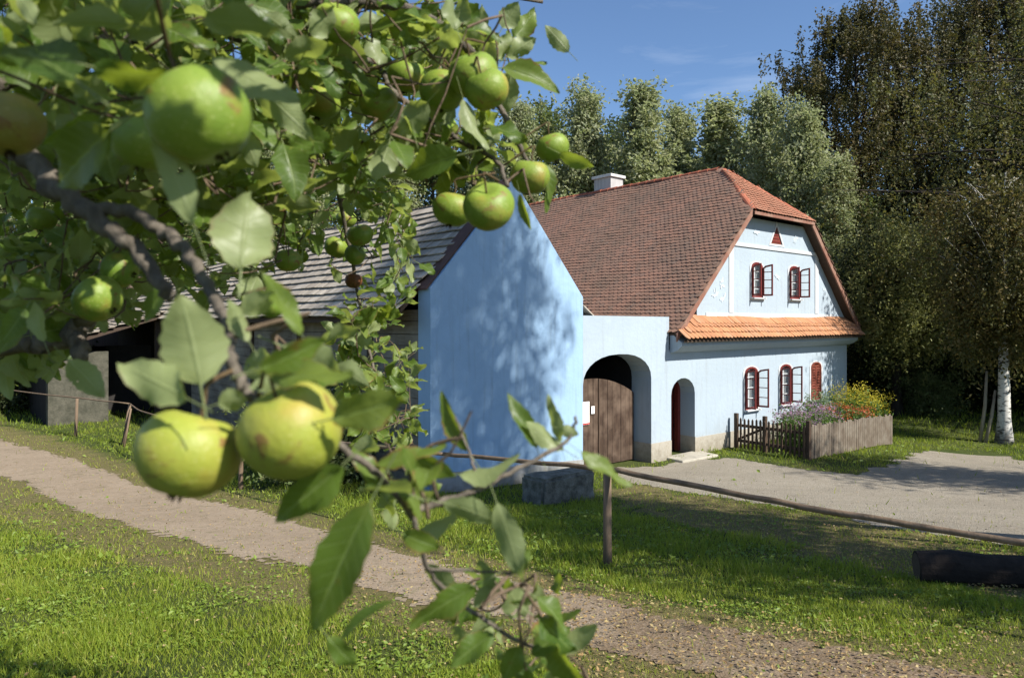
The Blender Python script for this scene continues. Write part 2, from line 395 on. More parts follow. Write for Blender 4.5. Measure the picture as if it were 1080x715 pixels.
# ================================================================== the farmstead, in its own frame: x along the front, y inwards, z up
P0 = (4.43, 18.2, 0.0); RZ = math.atan2(.648, .7615)
def loc(t, s, z=0.0): return Vector((P0[0] + .7615 * t - .648 * s, P0[1] + .648 * t + .7615 * s, z))
BLUE = (.47, .60, .77); WHITE = (.78, .80, .82)
M_blue = m_plaster('pale_blue_limewash', (.345, .41, .465), (.31, .31, .29), .40)
M_barnblue = m_plaster('shade_blue_limewash', (.285, .425, .59), (.24, .30, .35), .45)  # blue wash, made bluer to carry the sky tint of the shaded gable
M_white = m_plaster('white_limewash', (.50, .52, .53), (.46, .46, .43), .2)
M_relief = m_plaster('relief_limewash', (.46, .52, .57), (.4, .4, .38), .12)
M_plinth = m_plaster('beige_plinth', (.37, .34, .285), (.3, .28, .22), .35)
M_gplinth = m_plaster('grey_plinth', (.34, .34, .34), (.16, .16, .13), .6)
M_red = m_flat('dark_red_paint', (.15, .022, .018), .55, .35, .2, 14)
M_orange = m_flat('faded_red_shutter_paint', (.165, .042, .026), .6, .3, .2, 14)
M_door = m_wood('brown_gate_planks', (.068, .041, .027), (.035, .023, .016), 2, 1.2, .85, (.15, .105, .075))
M_darkwood = m_wood('dark_fence_wood', (.095, .062, .042), (.045, .030, .020), 2, 1.6, .85)
M_greywood = m_wood('grey_fence_wood', (.16, .125, .090), (.085, .066, .050), 2, 1.6, .85, (.21, .18, .14))
M_plank = m_wood('weathered_wall_boards', (.20, .175, .14), (.10, .085, .065), 1, .8, .85, (.27, .25, .21))
M_beam = m_wood('roof_timber', (.075, .05, .035), (.04, .028, .02), 1, 1, .85)
M_verge = m_wood('verge_board', (.26, .12, .085), (.17, .08, .055), 1, 1, .8, (.3, .2, .15))
M_dark = m_flat('gloom_dark_wall', (.035, .032, .03), .95, .1, .2, 3)  # near-black colour stands in for the darkness inside
M_stone = m_stone('rubble_stone', (.055, .055, .040), (.115, .108, .082), 3.2)
def m_glass():
    t = NT('window_glass'); g = t.n('ShaderNodeBsdfGlossy'); g.inputs['Roughness'].default_value = .03; g.inputs[0].default_value = (.9, .93, .95, 1)
    tr = t.n('ShaderNodeBsdfTransparent'); tr.inputs[0].default_value = (.975, .985, .98, 1)
    fr = t.n('ShaderNodeFresnel'); fr.inputs[0].default_value = 1.5
    ms = t.n('ShaderNodeMixShader'); t.l(t.math('MULTIPLY', fr.outputs[0], .6), ms.inputs[0]); t.l(tr.outputs[0], ms.inputs[1]); t.l(g.outputs[0], ms.inputs[2])
    return t.end(ms.outputs[0])
M_glass = m_glass()
M_curtain = m_flat('net_curtain', (.66, .65, .65), .9, .1, .12, 30)
T_old = m_tile('old_brown_tiles', [(.195, .12, .088), (.23, .135, .096), (.255, .142, .10), (.28, .155, .108), (.215, .138, .104)], (.135, .105, .078), .55)
T_hip = m_tile('red_clay_tiles', [(.34, .155, .095), (.38, .165, .10), (.30, .145, .09)], (.22, .14, .10), .4)
T_pent = m_tile('orange_clay_tiles', [(.38, .18, .085), (.43, .205, .10), (.34, .15, .072), (.40, .21, .12)], (.28, .155, .09), .4)
T_ridge = m_tile('red_ridge_tiles', [(.36, .115, .065), (.30, .095, .055), (.42, .15, .085)], (.2, .10, .07), .3)
M_brd = m_tile('weathered_roof_boards', [(.27, .23, .18), (.36, .315, .25), (.45, .40, .33), (.30, .255, .20)], (.19, .16, .13), .5)

def tile_template(wd, ln, th, nb=5, flat=.45):
    o = [(-wd / 2, 0), (-wd / 2, ln - wd * flat)]
    for i in range(1, nb): 
        a = PI * i / nb; o.append((-wd / 2 * math.cos(a), ln - wd * flat + wd * flat * math.sin(a)))
    o += [(wd / 2, ln - wd * flat), (wd / 2, 0)]
    n = len(o)
    v = [(x, y, th) for x, y in o] + [(x, y, 0) for x, y in o]
    f = [tuple(reversed(range(n)))] + [(i, i + 1, i + 1 + n, i + n) for i in range(n - 1)]
    return v, f
def tile_field(name, O, U, D, ulen, dlen, wd, exp, keep, mat, parent, th=.016, lift=.05, flat=.45, lnf=1.9, gap=.004):
    """courses of overlapping tiles on a plane: O top corner, U along the ridge, D down the slope"""
    O, U, D = Vector(O), Vector(U).normalized(), Vector(D).normalized()
    N = U.cross(D); 
    if N.z < 0: N = -N
    tv, tf = tile_template(wd - gap, exp * lnf, th, flat=flat)
    P = []; R = []; rnd = []
    rows = int(dlen / exp) + 1
    for r in range(rows):
        dd = r * exp - exp * (lnf - 1)
        off = wd / 2 if r % 2 else 0
        for k in range(int(ulen / wd) + 2):
            u = k * wd + off
            bot = dd + exp * lnf
            if u < 0 or u > ulen or bot < .02 or bot > dlen + exp * .6: continue
            if not keep(u, bot - exp * .5): continue
            tl = lift / (exp * lnf) + random.uniform(-.012, .012)
            d2 = (D + N * tl).normalized(); n2 = (N - D * tl).normalized()
            u2 = (U + D * random.uniform(-.018, .018)).normalized(); u2 = d2.cross(n2) if d2.cross(n2).dot(U) > 0 else -d2.cross(n2)
            p = O + U * (u + random.uniform(-.003, .003)) + D * (max(dd, -exp * .4) + random.uniform(-.006, .006)) + N * (.012 + random.uniform(0, .006) + .012 * math.sin(u * .9 + dd * .6) + .010 * math.sin(u * 2.3 - dd * 1.7))
            P.append(p); R.append(np.array([list(u2), list(d2), list(n2)]).T); rnd.append(random.random())
    return instances(name, tv, tf, np.array(P), np.array(R), np.ones(len(P)), mat, parent, {'rnd': rnd}, smooth=False)

farm = thing('farmhouse', 'pale blue limewashed farmhouse with brown tiled half-hipped roof and white gable trim', 'house', P0, RZ)
TC, HW, ZR, HH = 4.6, 1.75, 8.42, 1.0           # ridge line, half width of the half hip, ridge height, slope
WL, WR, DEEP = .62, 9.4, 19.0
def zroof(t): return ZR - abs(t - TC) * HH
def arch(t0, t1, z0, z1, rise, n=7):
    c = (t0 + t1) / 2; h = (t1 - t0) / 2
    return [(t0, z0), (t1, z0)] + [(c + h * math.cos(PI * i / n), z1 - rise + rise * math.sin(PI * i / n)) for i in range(n + 1)]
LOW = [(2.92, 3.62, 'open'), (4.88, 5.58, 'open'), (6.82, 7.52, 'shut')]
UPP = [(3.27, 3.90, 'open'), (5.44, 6.10, 'open')]
holes = [arch(a, b, .98, 2.22, .16) for a, b, k in LOW] + [arch(a, b, 4.22, 5.26, .15) for a, b, k in UPP]
TRI = [(4.36, 5.86), (5.04, 5.86), (4.70, 6.42)]
holes.append(TRI)
mb = MB()
mb.prism([(WL, -.4), (WR, -.4), (WR, zroof(WR) - .14), (TC + HW, zroof(TC + HW) - .14), (TC - HW, zroof(TC - HW) - .14), (WL, zroof(WL) - .14)], holes, 0, .45)
mb.build('wall', M_blue, farm)
mb = MB().box(WR - .45, WR, .453, DEEP, -.4, 3.45).box(WL, WL + .45, .453, DEEP, -.4, 4.2)
mb.prism([(WL, -.4), (WR, -.4), (WR, zroof(WR) - .14), (TC, zroof(TC) - .14), (WL, zroof(WL) - .14)], [], DEEP + .003, DEEP + .4)
mb.build('side_wall', M_blue, farm)
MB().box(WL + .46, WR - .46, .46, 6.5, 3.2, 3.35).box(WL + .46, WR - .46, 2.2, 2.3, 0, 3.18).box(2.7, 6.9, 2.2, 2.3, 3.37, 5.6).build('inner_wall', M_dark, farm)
MB().prism([(.55, -.35), (WR + .03, -.35), (WR + .03, .42), (.55, .46)], [], -.014, .03).build('plinth', M_plinth, farm)
# roof: deck, tiles, ridges
OV = .28                                        # verge overhang in front of the gable
S_END = 1.80
def deck(sgn):
    T = lambda a: TC + sgn * a
    lowz = zroof(TC + 5.2)
    pts = [(T(0), S_END, ZR), (T(HW), -OV, zroof(TC + HW)), (T(5.2), -OV, lowz), (T(5.2), DEEP + .6, lowz), (T(0), DEEP + .6, ZR)]
    nrm = Vector((sgn * 1, 0, 1)).normalized()
    lo = [(p[0] - nrm.x * .10, p[1], p[2] - nrm.z * .10) for p in pts]
    n = 5
    return pts, lo
roof = None
mb = MB()
for sg in (-1, 1):
    p, l = deck(sg); n = len(p)
    mb.add(p + l, [tuple(range(n)), tuple(reversed(range(n, 2 * n)))] + [(i, (i + 1) % n, (i + 1) % n + n, i + n) for i in range(n)])
p = [(TC, S_END, ZR), (TC - HW, -OV - .05, zroof(TC + HW) - .02), (TC + HW, -OV - .05, zroof(TC + HW) - .02)]
mb.add(p + [(a, b, c - .12) for a, b, c in p], [(0, 1, 2), (5, 4, 3), (0, 3, 4, 1), (1, 4, 5, 2), (2, 5, 3, 0)])
roof = mb.build('roof', M_beam, farm)
EX, TW = .142, .166
sl5 = 5.24 * math.sqrt(2)
def keep_left(u, d):                            # u runs inwards from the verge, d down the slope
    a = d / math.sqrt(2)
    if a > HW: return True
    return (u - OV) > S_END - (S_END + OV) * a / HW + .03
tile_field('roof_tiles', (TC, -OV + .02, ZR + .01), (0, 1, 0), (-1, 0, -1), DEEP + .8, sl5, TW, EX, keep_left, T_old, roof, .014, .034)
tile_field('roof_tiles', (TC, -OV + .02, ZR + .01), (0, 1, 0), (1, 0, -1), DEEP + .8, sl5, TW, EX, keep_left, T_old, roof)
hd = Vector((0, -OV - .05 - S_END, zroof(TC + HW) - .02 - ZR)); hl = hd.length
tile_field('hip_tiles', (TC - HW - .1, S_END, ZR + .01), (1, 0, 0), hd, 2 * HW + .2, hl + .05, TW, EX, lambda u, d: abs(u - HW - .1) < HW * d / hl - .03, T_hip, roof)
def caps(name, A, B, r=.11, ln=.36, parent=None, mat=None, jit=.008):
    A, B = Vector(A), Vector(B); d = (B - A); Ld = d.length; d.normalize()
    side = d.cross(Vector((0, 0, 1))).normalized(); up = side.cross(d)
    tv = []; K = 7
    for j, (y, rr) in enumerate(((0, r * .88), (ln * 1.08, r * 1.06))):
        for th in (0.0, -.016):
            for i in range(K):
                a = PI * (-.05 + 1.1 * i / (K - 1)); tv.append((math.cos(a) * (rr + th), y, math.sin(a) * (rr + th) * .85))
    tf = []
    for i in range(K - 1):
        tf += [(i, i + 1, 2 * K + i + 1, 2 * K + i), (K + i + 1, K + i, 3 * K + i, 3 * K + i + 1), (2 * K + i, 2 * K + i + 1, 3 * K + i + 1, 3 * K + i), (i + 1, i, K + i, K + i + 1)]
    n = int(Ld / ln); P = []; R = []
    for k in range(n):
        P.append(A + d * (k * ln) + up * (-.04 + random.uniform(-jit, jit))); R.append(np.array([list(side), list(d), list(up)]).T)
    return instances(name, tv, tf, np.array(P), np.array(R), np.ones(n), mat or T_ridge, parent, {'rnd': [random.random() for _ in range(n)]}, smooth=False)
caps('ridge_tiles', (TC, DEEP + .6, ZR + .03), (TC, S_END, ZR + .03), .12, .36, roof)
caps('ridge_tiles', (TC - HW, -OV - .05, zroof(TC + HW) + .02), (TC, S_END, ZR + .03), .105, .34, roof)
caps('ridge_tiles', (TC + HW, -OV - .05, zroof(TC + HW) + .02), (TC, S_END, ZR + .03), .105, .34, roof)
for sg in (-1, 1):                              # verge boards under the tiles, along both rakes
    a0, a1 = HW - .02, 5.25
    z0, z1 = zroof(TC + a0), zroof(TC + a1)
    T = lambda a: TC + sg * a
    lo = [(T(a0), -OV - .03, z0 + .045), (T(a1), -OV - .03, z1 + .045), (T(a1), -OV - .03, z1 - .16), (T(a0), -OV - .03, z0 - .16)]
    hi = [(x, y + .045, z) for x, y, z in lo]
    MB().hexa(lo, hi).build('verge_board', M_verge, roof)
MB().box(TC - HW, TC + HW, -OV - .10, -OV - .06, zroof(TC + HW) - .12, zroof(TC + HW) - .03).build('eave_board', M_verge, roof)
# soffit ribs under the half hip throw the toothed shadow
# pent roof across the gable
pent_pts = [(0.02, 3.60), (-.20, 3.34), (-.36, 3.15), (-.50, 3.04)]
pe0, pe1 = -.62, 9.46
pr = MB()
prof = pent_pts + [(-.50, 3.00), (-.36, 3.07), (-.18, 3.22), (.02, 3.46)]
n = len(prof)
pr.add([(pe0 + 1.2 * (1 + max(-.50, a) / .50), a, b) for a, b in prof] + [(pe1, a, b) for a, b in prof], [tuple(range(n)), tuple(reversed(range(n, 2 * n)))] + [(i, (i + 1) % n, (i + 1) % n + n, i + n) for i in range(n)])
pent = pr.build('pent_roof', M_beam, farm)
tile_field('pent_tiles', (pe0, -.0, 3.615), (1, 0, 0), (0, -.56, -.61), pe1 - pe0, .84, .172, .20, lambda u, d: u > 1.2 * (1 - (d + .1) / .84) - .02, T_pent, pent, .022, .055, .55)
mb = MB()                                       # plastered cove under the pent roof
cv = [(-.003, 2.72), (-.10, 2.74), (-.24, 2.80), (-.38, 2.91), (-.36, 3.0), (-.003, 3.25)]
n = len(cv)
mb.add([(-.55, a, b) for a, b in cv] + [(9.40, a, b) for a, b in cv], [tuple(range(n)), tuple(reversed(range(n, 2 * n)))] + [(i, (i + 1) % n, (i + 1) % n + n, i + n) for i in range(n)])
mb.build('cornice', M_blue, farm)
# gable trim: white bands, pilasters and stucco rosettes
mb = MB()
zb = 5.66
mb.box(2.36, 7.08, -.035, .01, zb, zb + .10)
mb.box(2.12, 2.34, -.022, .01, 3.78, zb + .10)
mb.box(7.10, 7.32, -.022, .01, 3.78, zb + .10)
mb.box(1.02, 8.42, -.018, .01, 3.60, 3.765)
mb.build('gable_trim', M_white, farm)
def ring(outer, inner, y0, y1):
    return MB().prism(outer, [inner], y0, y1)
def grow(poly, d):
    cx = sum(p[0] for p in poly) / len(poly); cz = sum(p[1] for p in poly) / len(poly)
    hx = max(abs(p[0] - cx) for p in poly); hz = max(abs(p[1] - cz) for p in poly)
    return [(cx + (p[0] - cx) * (1 + d / hx), cz + (p[1] - cz) * (1 + d / hz)) for p in poly]
mb = MB()
for h in holes: MB().prism(grow(h, .085 if len(h) > 3 else .12), [h], -.016, .02).build('window_surround', M_white, farm)
for cx, cz in ((1.50, 4.25), (1.75, 4.62), (1.86, 4.16), (7.75, 4.45), (4.70, 4.85), (3.55, 6.12), (5.85, 6.12)):
    mb = MB()
    for k in range(7):
        a = random.uniform(0, 6.28); rr = random.uniform(.0, .15); ea, eb = random.uniform(.05, .10), random.uniform(.02, .04); th = a + random.uniform(-.6, .6)
        mb.prism([(cx + rr * math.cos(a) + ea * math.cos(b) * math.cos(th) - eb * math.sin(b) * math.sin(th), cz + rr * math.sin(a) + ea * math.cos(b) * math.sin(th) + eb * math.sin(b) * math.cos(th)) for b in [2 * PI * j / 10 for j in range(10)]], [], -.008 - .0013 * k, .01)
    mb.build('stucco_rosette', M_relief, farm)
tv_ = MB().prism(grow(TRI, -.004), [], .015, .06).build('attic_vent', M_orange, farm)
mb = MB()
for k in range(4): mb.box(4.46 + k * .055, 4.94 - k * .055, .002, .0148, 5.92 + k * .1, 5.965 + k * .1)
mb.build('louvre', M_red, tv_)

def window(t0, t1, z0, z1, rise, kind):
    outer = arch(t0 + .004, t1 - .004, z0 + .004, z1 - .004, rise); inner = arch(t0 + .055, t1 - .055, z0 + .055, z1 - .055, rise * .85)
    fr = MB().prism(outer, [inner], -.025, .07).build('window', M_red if kind == 'open' else M_orange, farm)
    MB().hexa([(t0 - .07, -.10, z0 - .035), (t1 + .07, -.10, z0 - .035), (t1 + .07, .02, z0 - .02), (t0 - .07, .02, z0 - .02)],
              [(t0 - .07, -.10, z0 - .002), (t1 + .07, -.10, z0 - .002), (t1 + .07, .02, z0 + .012), (t0 - .07, .02, z0 + .012)]).build('sill', M_white, fr)
    zt = z1 - .05; zl = z0 + .055; wd = (t1 - t0) / 2
    if kind == 'open':
        gl = MB().box(t0 + .05, t1 - .05, .094, .098, z0 + .05, z1 - .05).build('pane', M_glass, fr)
        mb = MB()
        N = 26
        for i in range(N):                       # folded net curtain behind the glass
            xa = t0 + .02 + (t1 - t0 - .04) * i / N; xb = t0 + .02 + (t1 - t0 - .04) * (i + 1) / N
            ya, yb = (.105, .118) if i % 2 else (.118, .105)
            mb.hexa([(xa, ya, z0), (xb, yb, z0), (xb, yb + .004, z0), (xa, ya + .004, z0)], [(xa, ya, z1), (xb, yb, z1), (xb, yb + .004, z1), (xa, ya + .004, z1)])
        mb.build('curtain', M_curtain, fr)
        mb = MB().box((t0 + t1) / 2 - .025, (t0 + t1) / 2 + .025, .072, .092, z0 + .05, z1 - .05)
        for k in (1, 2, 3): mb.box(t0 + .05, t1 - .05, .074, .0915, z0 + (z1 - z0) * k / 4 - .012, z0 + (z1 - z0) * k / 4 + .012)
        mb.build('glazing_bar', M_white, fr)
        for hx, ang in ((t0 + .03, math.radians(-94)), (t1 - .03, math.radians(-82))):
            # a casement leaf standing open at right angles to the wall
            L = wd - .02
            lf = bpy.data.objects.new('casement', None)
            rise2 = rise * .9
            top0, top1 = (zt - rise * .75, zt - .01) if hx < (t0 + t1) / 2 else (zt - rise * .75, zt - .01)
            o = [(0, zl), (L, zl), (L, top1), (L * .6, top1 - .02), (L * .25, (top0 + top1) / 2 + .01), (0, top0)]
            i_ = [(.04, zl + .05), (L - .04, zl + .05), (L - .04, top1 - .05), (L * .6, top1 - .07), (L * .3, (top0 + top1) / 2 - .035), (.04, top0 - .02)]
            mb = MB().prism(o, [i_], -.018, .018)
            for k in (1, 2, 3):
                zz = zl + (zt - zl) * k / 4; mb.box(.035, L - .035, -.012, .012, zz - .011, zz + .011)
            c, s_ = math.cos(ang), math.sin(ang)
            mb.v = [(hx + x * c - y * s_, -.03 + x * s_ + y * c, z) for x, y, z in mb.v]
            cs = mb.build('casement', M_red, fr)
            g = MB().prism(i_, [], -.003, .003); g.v = [(hx + x * c - y * s_, -.03 + x * s_ + y * c, z) for x, y, z in g.v]
            g.build('casement_pane', M_glass, fr)
    else:
        for a, b in ((t0 + .06, (t0 + t1) / 2 - .006), ((t0 + t1) / 2 + .006, t1 - .06)):
            mb = MB().prism([(a, zl), (b, zl), (b, zt - .05), (a, zt - .05)], [[(a + .045, zl + .06), (b - .045, zl + .06), (b - .045, zt - .11), (a + .045, zt - .11)]], -.012, .022)
            nb = 11
            for k in range(nb):
                zz = zl + .065 + (zt - zl - .17) * k / nb
                mb.hexa([(a + .04, -.004, zz), (b - .04, -.004, zz), (b - .04, -.012, zz - .004), (a + .04, -.012, zz - .004)],
                        [(a + .04, .012, zz + .058), (b - .04, .012, zz + .058), (b - .04, .004, zz + .054), (a + .04, .004, zz + .054)])
            mb.build('louvred_shutter', M_orange, fr)
        MB().box(t0 + .03, t1 - .03, .08, .1, z0 + .03, z1 - .05).build('shutter_backing', M_darkwood, fr)
for a, b, k in LOW: window(a, b, .98, 2.22, .16, k)
for a, b, k in UPP: window(a, b, 4.22, 5.26, .15, k)
# chimney, on the far slope just behind the ridge
ch = MB().box(TC + .05, TC + .75, 6.6, 7.45, 7.5, 8.95).build('chimney', m_plaster('chimney_render', (.42, .41, .40), (.2, .2, .19), .7), farm, bevel=.015)
MB().box(TC - .02, TC + .82, 6.53, 7.52, 8.953, 9.06).build('chimney_cap', m_flat('cap_stone', (.55, .55, .53), .85, .2, .15), ch, bevel=.012)

# ---- gateway wall between barn and house
gate = thing('gateway_wall', 'pale blue gateway wall with wide cart arch and narrow side door', 'wall', P0, RZ)
GL = -3.72
ga = []
for i in range(15):                             # basket arch from the barn corner to the right jamb
    a = PI * (1 - i / 14); c_, s_ = math.cos(a), math.sin(a)
    ga.append((-2.505 + 1.215 * (abs(c_) ** .85) * (1 if c_ > 0 else -1), 2.10 + .65 * (abs(s_) ** .95) + .02 * c_))
out = [ga[-1], (-1.29, -.4), (WL - .002, -.4), (WL - .002, 2.80), (-.58, 2.80), (-.58, 3.64), (GL, 3.655), (GL, ga[0][1])] + list(ga[1:-1])
dh = arch(-.49, .53, -.06, 2.06, .42, 9)
MB().prism(out, [dh], 0, .62).build('wall', M_blue, gate)
MB().box(-1.305, -.487, -.014, .63, -.35, .50).box(.527, .55, -.014, .63, -.35, .48).build('plinth', M_plinth, gate)
# gate leaves of upright planks, cut to an arch
gl = MB(); gr = MB(); S0 = .50
def gtop(x): return 2.16 - .16 * ((x + 2.9) / .95) ** 2 if x > -2.9 else 2.16 - .03 * ((x + 2.9) / .8) ** 2
def planks(mb, a, b, n):
    e = np.linspace(a, b, n + 1)
    for i in range(n):
        x0, x1 = e[i] + .003, e[i + 1] - .003; dy = random.uniform(-.006, .006)
        lo = [(x0, S0 + dy, .06), (x1, S0 + dy, .06), (x1, S0 + dy, gtop(x1)), (x0, S0 + dy, gtop(x0))]
        mb.hexa(lo, [(x, y + .045, z) for x, y, z in lo])
planks(gl, -3.71, -2.68, 6); planks(gr, -2.66, -1.36, 8)
gl.build('gate_leaf', M_door, gate, bevel=.004); gr.build('gate_leaf', M_door, gate, bevel=.004)
MB().box(-2.685, -2.655, S0 - .03, S0 + .03, .05, 2.15).build('cover_strip', M_darkwood, gate)
# roofed passage behind the gates
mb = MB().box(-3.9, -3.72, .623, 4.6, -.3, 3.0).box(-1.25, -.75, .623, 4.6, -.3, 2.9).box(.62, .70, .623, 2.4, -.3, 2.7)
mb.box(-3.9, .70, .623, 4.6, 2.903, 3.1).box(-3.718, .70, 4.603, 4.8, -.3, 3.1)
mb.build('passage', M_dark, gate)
MB().box(.42, .525, .46, .58, .06, 1.98).box(-.487, -.40, .50, .60, .06, 1.9).build('door_frame', M_red, gate)
MB().box(.40, .45, .63, 1.35, .08, 1.95).build('door_leaf', M_red, gate)
M_step = m_stone('step_stone', (.30, .28, .23), (.42, .39, .32), 4, .5)
tag(MB().hexa([(-.75, -.55, -.1), (.75, -.62, -.1), (.8, .1, -.1), (-.7, .1, -.1)], [(-.72, -.52, .085), (.72, -.58, .075), (.77, .1, .09), (-.68, .1, .09)]).build('door_step', M_step, gate, bevel=.02))
# notices pinned to the left gate leaf
M_paper = m_flat('paper', (.80, .79, .76), .8, .2, .03); M_ink = m_flat('red_ink', (.5, .06, .05), .8, .1, .1)
nt = thing('notice', 'white paper notice with red bottom edge on brown gate', 'notice', loc(-3.13, .47, 1.36), RZ, 'paper notices on the gate')
MB().box(-.12, .12, 0, .012, -.27, .27).build('sheet', M_paper, nt); MB().box(-.12, .12, -.003, -.0005, -.265, -.23).build('red_stripe', M_ink, nt)
mb = MB()
tag(MB().prism([(-.055, -.09), (.055, -.09), (.055, .09), (-.055, .09)], [], 0, .010).build('notice', M_paper), 'small white paper slip beside the larger notice on gate', 'notice', 'paper notices on the gate')
o_ = bpy.data.objects['notice.001']; o_.location = loc(-2.89, .468, 1.42); o_.rotation_euler = (0, 0, RZ)

# ---- barn
barn = thing('barn', 'blue gabled barn with weathered board roof, left of the gateway arch', 'barn', P0, RZ)
BL, BR, BA, BZ = -7.82, -3.722, -5.77, 6.44
MB().prism([(BL, -.4), (BR, -.4), (BR, 4.07), (BA, BZ), (BL, 4.14)], [], 0, .42).build('gable_wall', M_barnblue, barn)
MB().prism([(BL - .012, -.3), (BR, -.3), (BR, .42), (BL - .012, .66)], [], -.03, .02).build('plinth', M_gplinth, barn)
# coping tiles on the parapet slopes
mb = MB()
for x0, z0, x1, z1 in ((BL - .06, 4.10, BA, BZ), (BA, BZ, BR + .05, 4.06)):
    mb.hexa([(x0, .05, z0 + .01), (x1, .05, z1 + .01), (x1, .47, z1 + .01), (x0, .47, z0 + .01)], [(x0, .05, z0 + .045), (x1, .05, z1 + .045), (x1, .47, z1 + .045), (x0, .47, z0 + .045)])
mb.build('coping', m_flat('dark_coping', (.09, .05, .04), .8, .2, .2), barn)
mb = MB()
zz = -.2; k = 0
while zz < 3.7:                                  # horizontal boards of the side wall
    h = random.uniform(.2, .27); dx = random.uniform(-.012, .012)
    mb.box(BL + .02 + dx, BL + .07 + dx, .425, 15, zz, zz + h - .008); zz += h
bw = mb.build('board_wall', M_plank, barn, bevel=.006)
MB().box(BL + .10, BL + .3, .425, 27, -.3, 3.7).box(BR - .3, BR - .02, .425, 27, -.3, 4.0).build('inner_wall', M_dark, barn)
for s0 in (2.2, 5.8, 9.0):
    MB().box(BL - .04, BL + .012, s0, s0 + .16, -.2, 3.75).build('wall_post', M_beam, barn)
RZB, BE = 6.18, 2.62                             # ridge height and half width to the eave
mb = MB()
for sg in (-1, 1):
    a = [(BA, .43, RZB), (BA + sg * BE, .43, RZB - BE * .98), (BA + sg * BE, 27.4, RZB - BE * .98), (BA, 27.4, RZB)]
    mb.hexa([(x, y, z - .12) for x, y, z in a], a)
br = mb.build('roof', M_beam, barn)
D_ = (-1, 0, -.98); dl = BE * math.sqrt(1 + .98 ** 2)
tile_field('roof_boards', (BA, .40, RZB + .01), (0, 1, 0), D_, 27, dl, .19, .25, lambda u, d: True, M_brd, br, .024, .07, .0, 1.6, .006)
tile_field('roof_boards', (BA, .40, RZB + .01), (0, 1, 0), (1, 0, -.98), 27, dl, .19, .25, lambda u, d: True, M_brd, br, .024, .07, .0, 1.6, .006)
MB().hexa([(BA - .2, .42, RZB - .13), (BA - .2, 27, RZB - .13), (BA - .01, 27, RZB + .06), (BA - .01, .42, RZB + .06)], [(BA - .2, .42, RZB - .09), (BA - .2, 27, RZB - .09), (BA, 27, RZB + .105), (BA, .42, RZB + .105)]).build('ridge_board', M_plank, br)
# lean-to shed on the far side wall, with stone end wall and dark open front
le = MB()
la = [(-8.1, 16.6, 3.86), (-11.9, 16.6, 2.62), (-11.9, 27.0, 2.62), (-8.1, 27.0, 3.86)]
le.hexa([(x, y, z - .12) for x, y, z in la], la)
lr = le.build('lean_to_roof', M_beam, barn)
ld = Vector((-3.8, 0, -1.24))
tile_field('roof_boards', (-8.1, 16.58, 3.875), (0, 1, 0), ld, 10.3, ld.length, .19, .25, lambda u, d: True, M_brd, lr, .024, .07, .0, 1.6, .006)
MB().box(-11.75, -9.95, 17.2, 17.7, -.3, 2.48).build('stone_wall', M_stone, barn)
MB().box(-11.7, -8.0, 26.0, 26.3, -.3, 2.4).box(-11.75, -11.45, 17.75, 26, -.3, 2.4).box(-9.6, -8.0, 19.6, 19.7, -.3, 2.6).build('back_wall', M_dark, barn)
MB().box(-8.5, -8.32, 16.9, 17.06, -.2, 3.55).build('post', M_beam, barn)
# tiled outbuilding behind the barn
ob = thing('outbuilding', 'brown tiled outbuilding roof showing above the barn between apple leaves', 'shed', loc(-5.8, 31.0, 0), RZ)
MB().prism([(-3.4, -.3), (3.4, -.3), (3.4, 4.4), (0, 7.7), (-3.4, 4.4)], [], -2.5, 9).build('wall', m_wood('old_brown_boards', (.17, .12, .09), (.10, .075, .06), 2, 1.0, .85), ob)
mb = MB()
for sg in (-1, 1):
    a = [(0, -2.8, 7.95), (sg * 3.8, -2.8, 4.25), (sg * 3.8, 9.3, 4.25), (0, 9.3, 7.95)]
    mb.hexa([(x, y, z - .1) for x, y, z in a], a)
orf = mb.build('roof', M_beam, ob)
tile_field('roof_tiles', (0, -2.8, 7.97), (0, 1, 0), (-3.8, 0, -3.7), 12, 5.3, .2, .17, lambda u, d: True, T_hip, orf)
# ================================================================== fences, log, stone block, stakes
def tz(p): return float(terr(p.x, p.y))
pf = thing('picket_fence', 'dark brown open picket fence section with diagonal brace at garden corner', 'fence', (0, 0, 0))
A = loc(2.15, -.20); B = loc(1.88, -2.40)
def along(A, B, f): return A.lerp(B, f)
def upright(mb, p, d, wd, th, z0, z1, point=0.0):
    n = Vector((-d.y, d.x, 0)); a = d * (wd / 2); b = n * (th / 2)
    v = []
    for z in (z0, z1 - point): v += [p - a - b + Vector((0, 0, z)), p + a - b + Vector((0, 0, z)), p + a + b + Vector((0, 0, z)), p - a + b + Vector((0, 0, z))]
    if point:
        v += [p - b + Vector((0, 0, z1)), p + b + Vector((0, 0, z1))]
        mb.add(v, [(3, 2, 1, 0), (0, 1, 5, 4), (1, 2, 6, 5), (2, 3, 7, 6), (3, 0, 4, 7), (4, 5, 8), (6, 7, 9), (5, 6, 9, 8), (7, 4, 8, 9)])
    else: mb.hexa(v[:4], v[4:])
def bar(mb, p, q, h, th):
    d = (q - p); n = Vector((-d.y, d.x, 0)).normalized() * (th / 2); u = Vector((0, 0, h / 2))
    mb.hexa([p - n - u, q - n - u, q + n - u, p + n - u], [p - n + u, q - n + u, q + n + u, p + n + u])
dirF = (B - A); dirF.z = 0; dirF.normalize(); nF = Vector((-dirF.y, dirF.x, 0))
for k in range(17):
    p = along(A, B, (k + .6) / 17.2); z = tz(p); mb = MB()
    upright(mb, p + nF * -.045, dirF, .055, .022, z + .05, z + .88 + random.uniform(-.02, .02), .05); mb.build('picket', M_darkwood, pf)
for f in (0.0, .42, 1.0):
    p = along(A, B, f); mb = MB(); upright(mb, p + nF * .03, dirF, .10, .09, tz(p) - .2, tz(p) + .98); mb.build('post', M_darkwood, pf, bevel=.006)
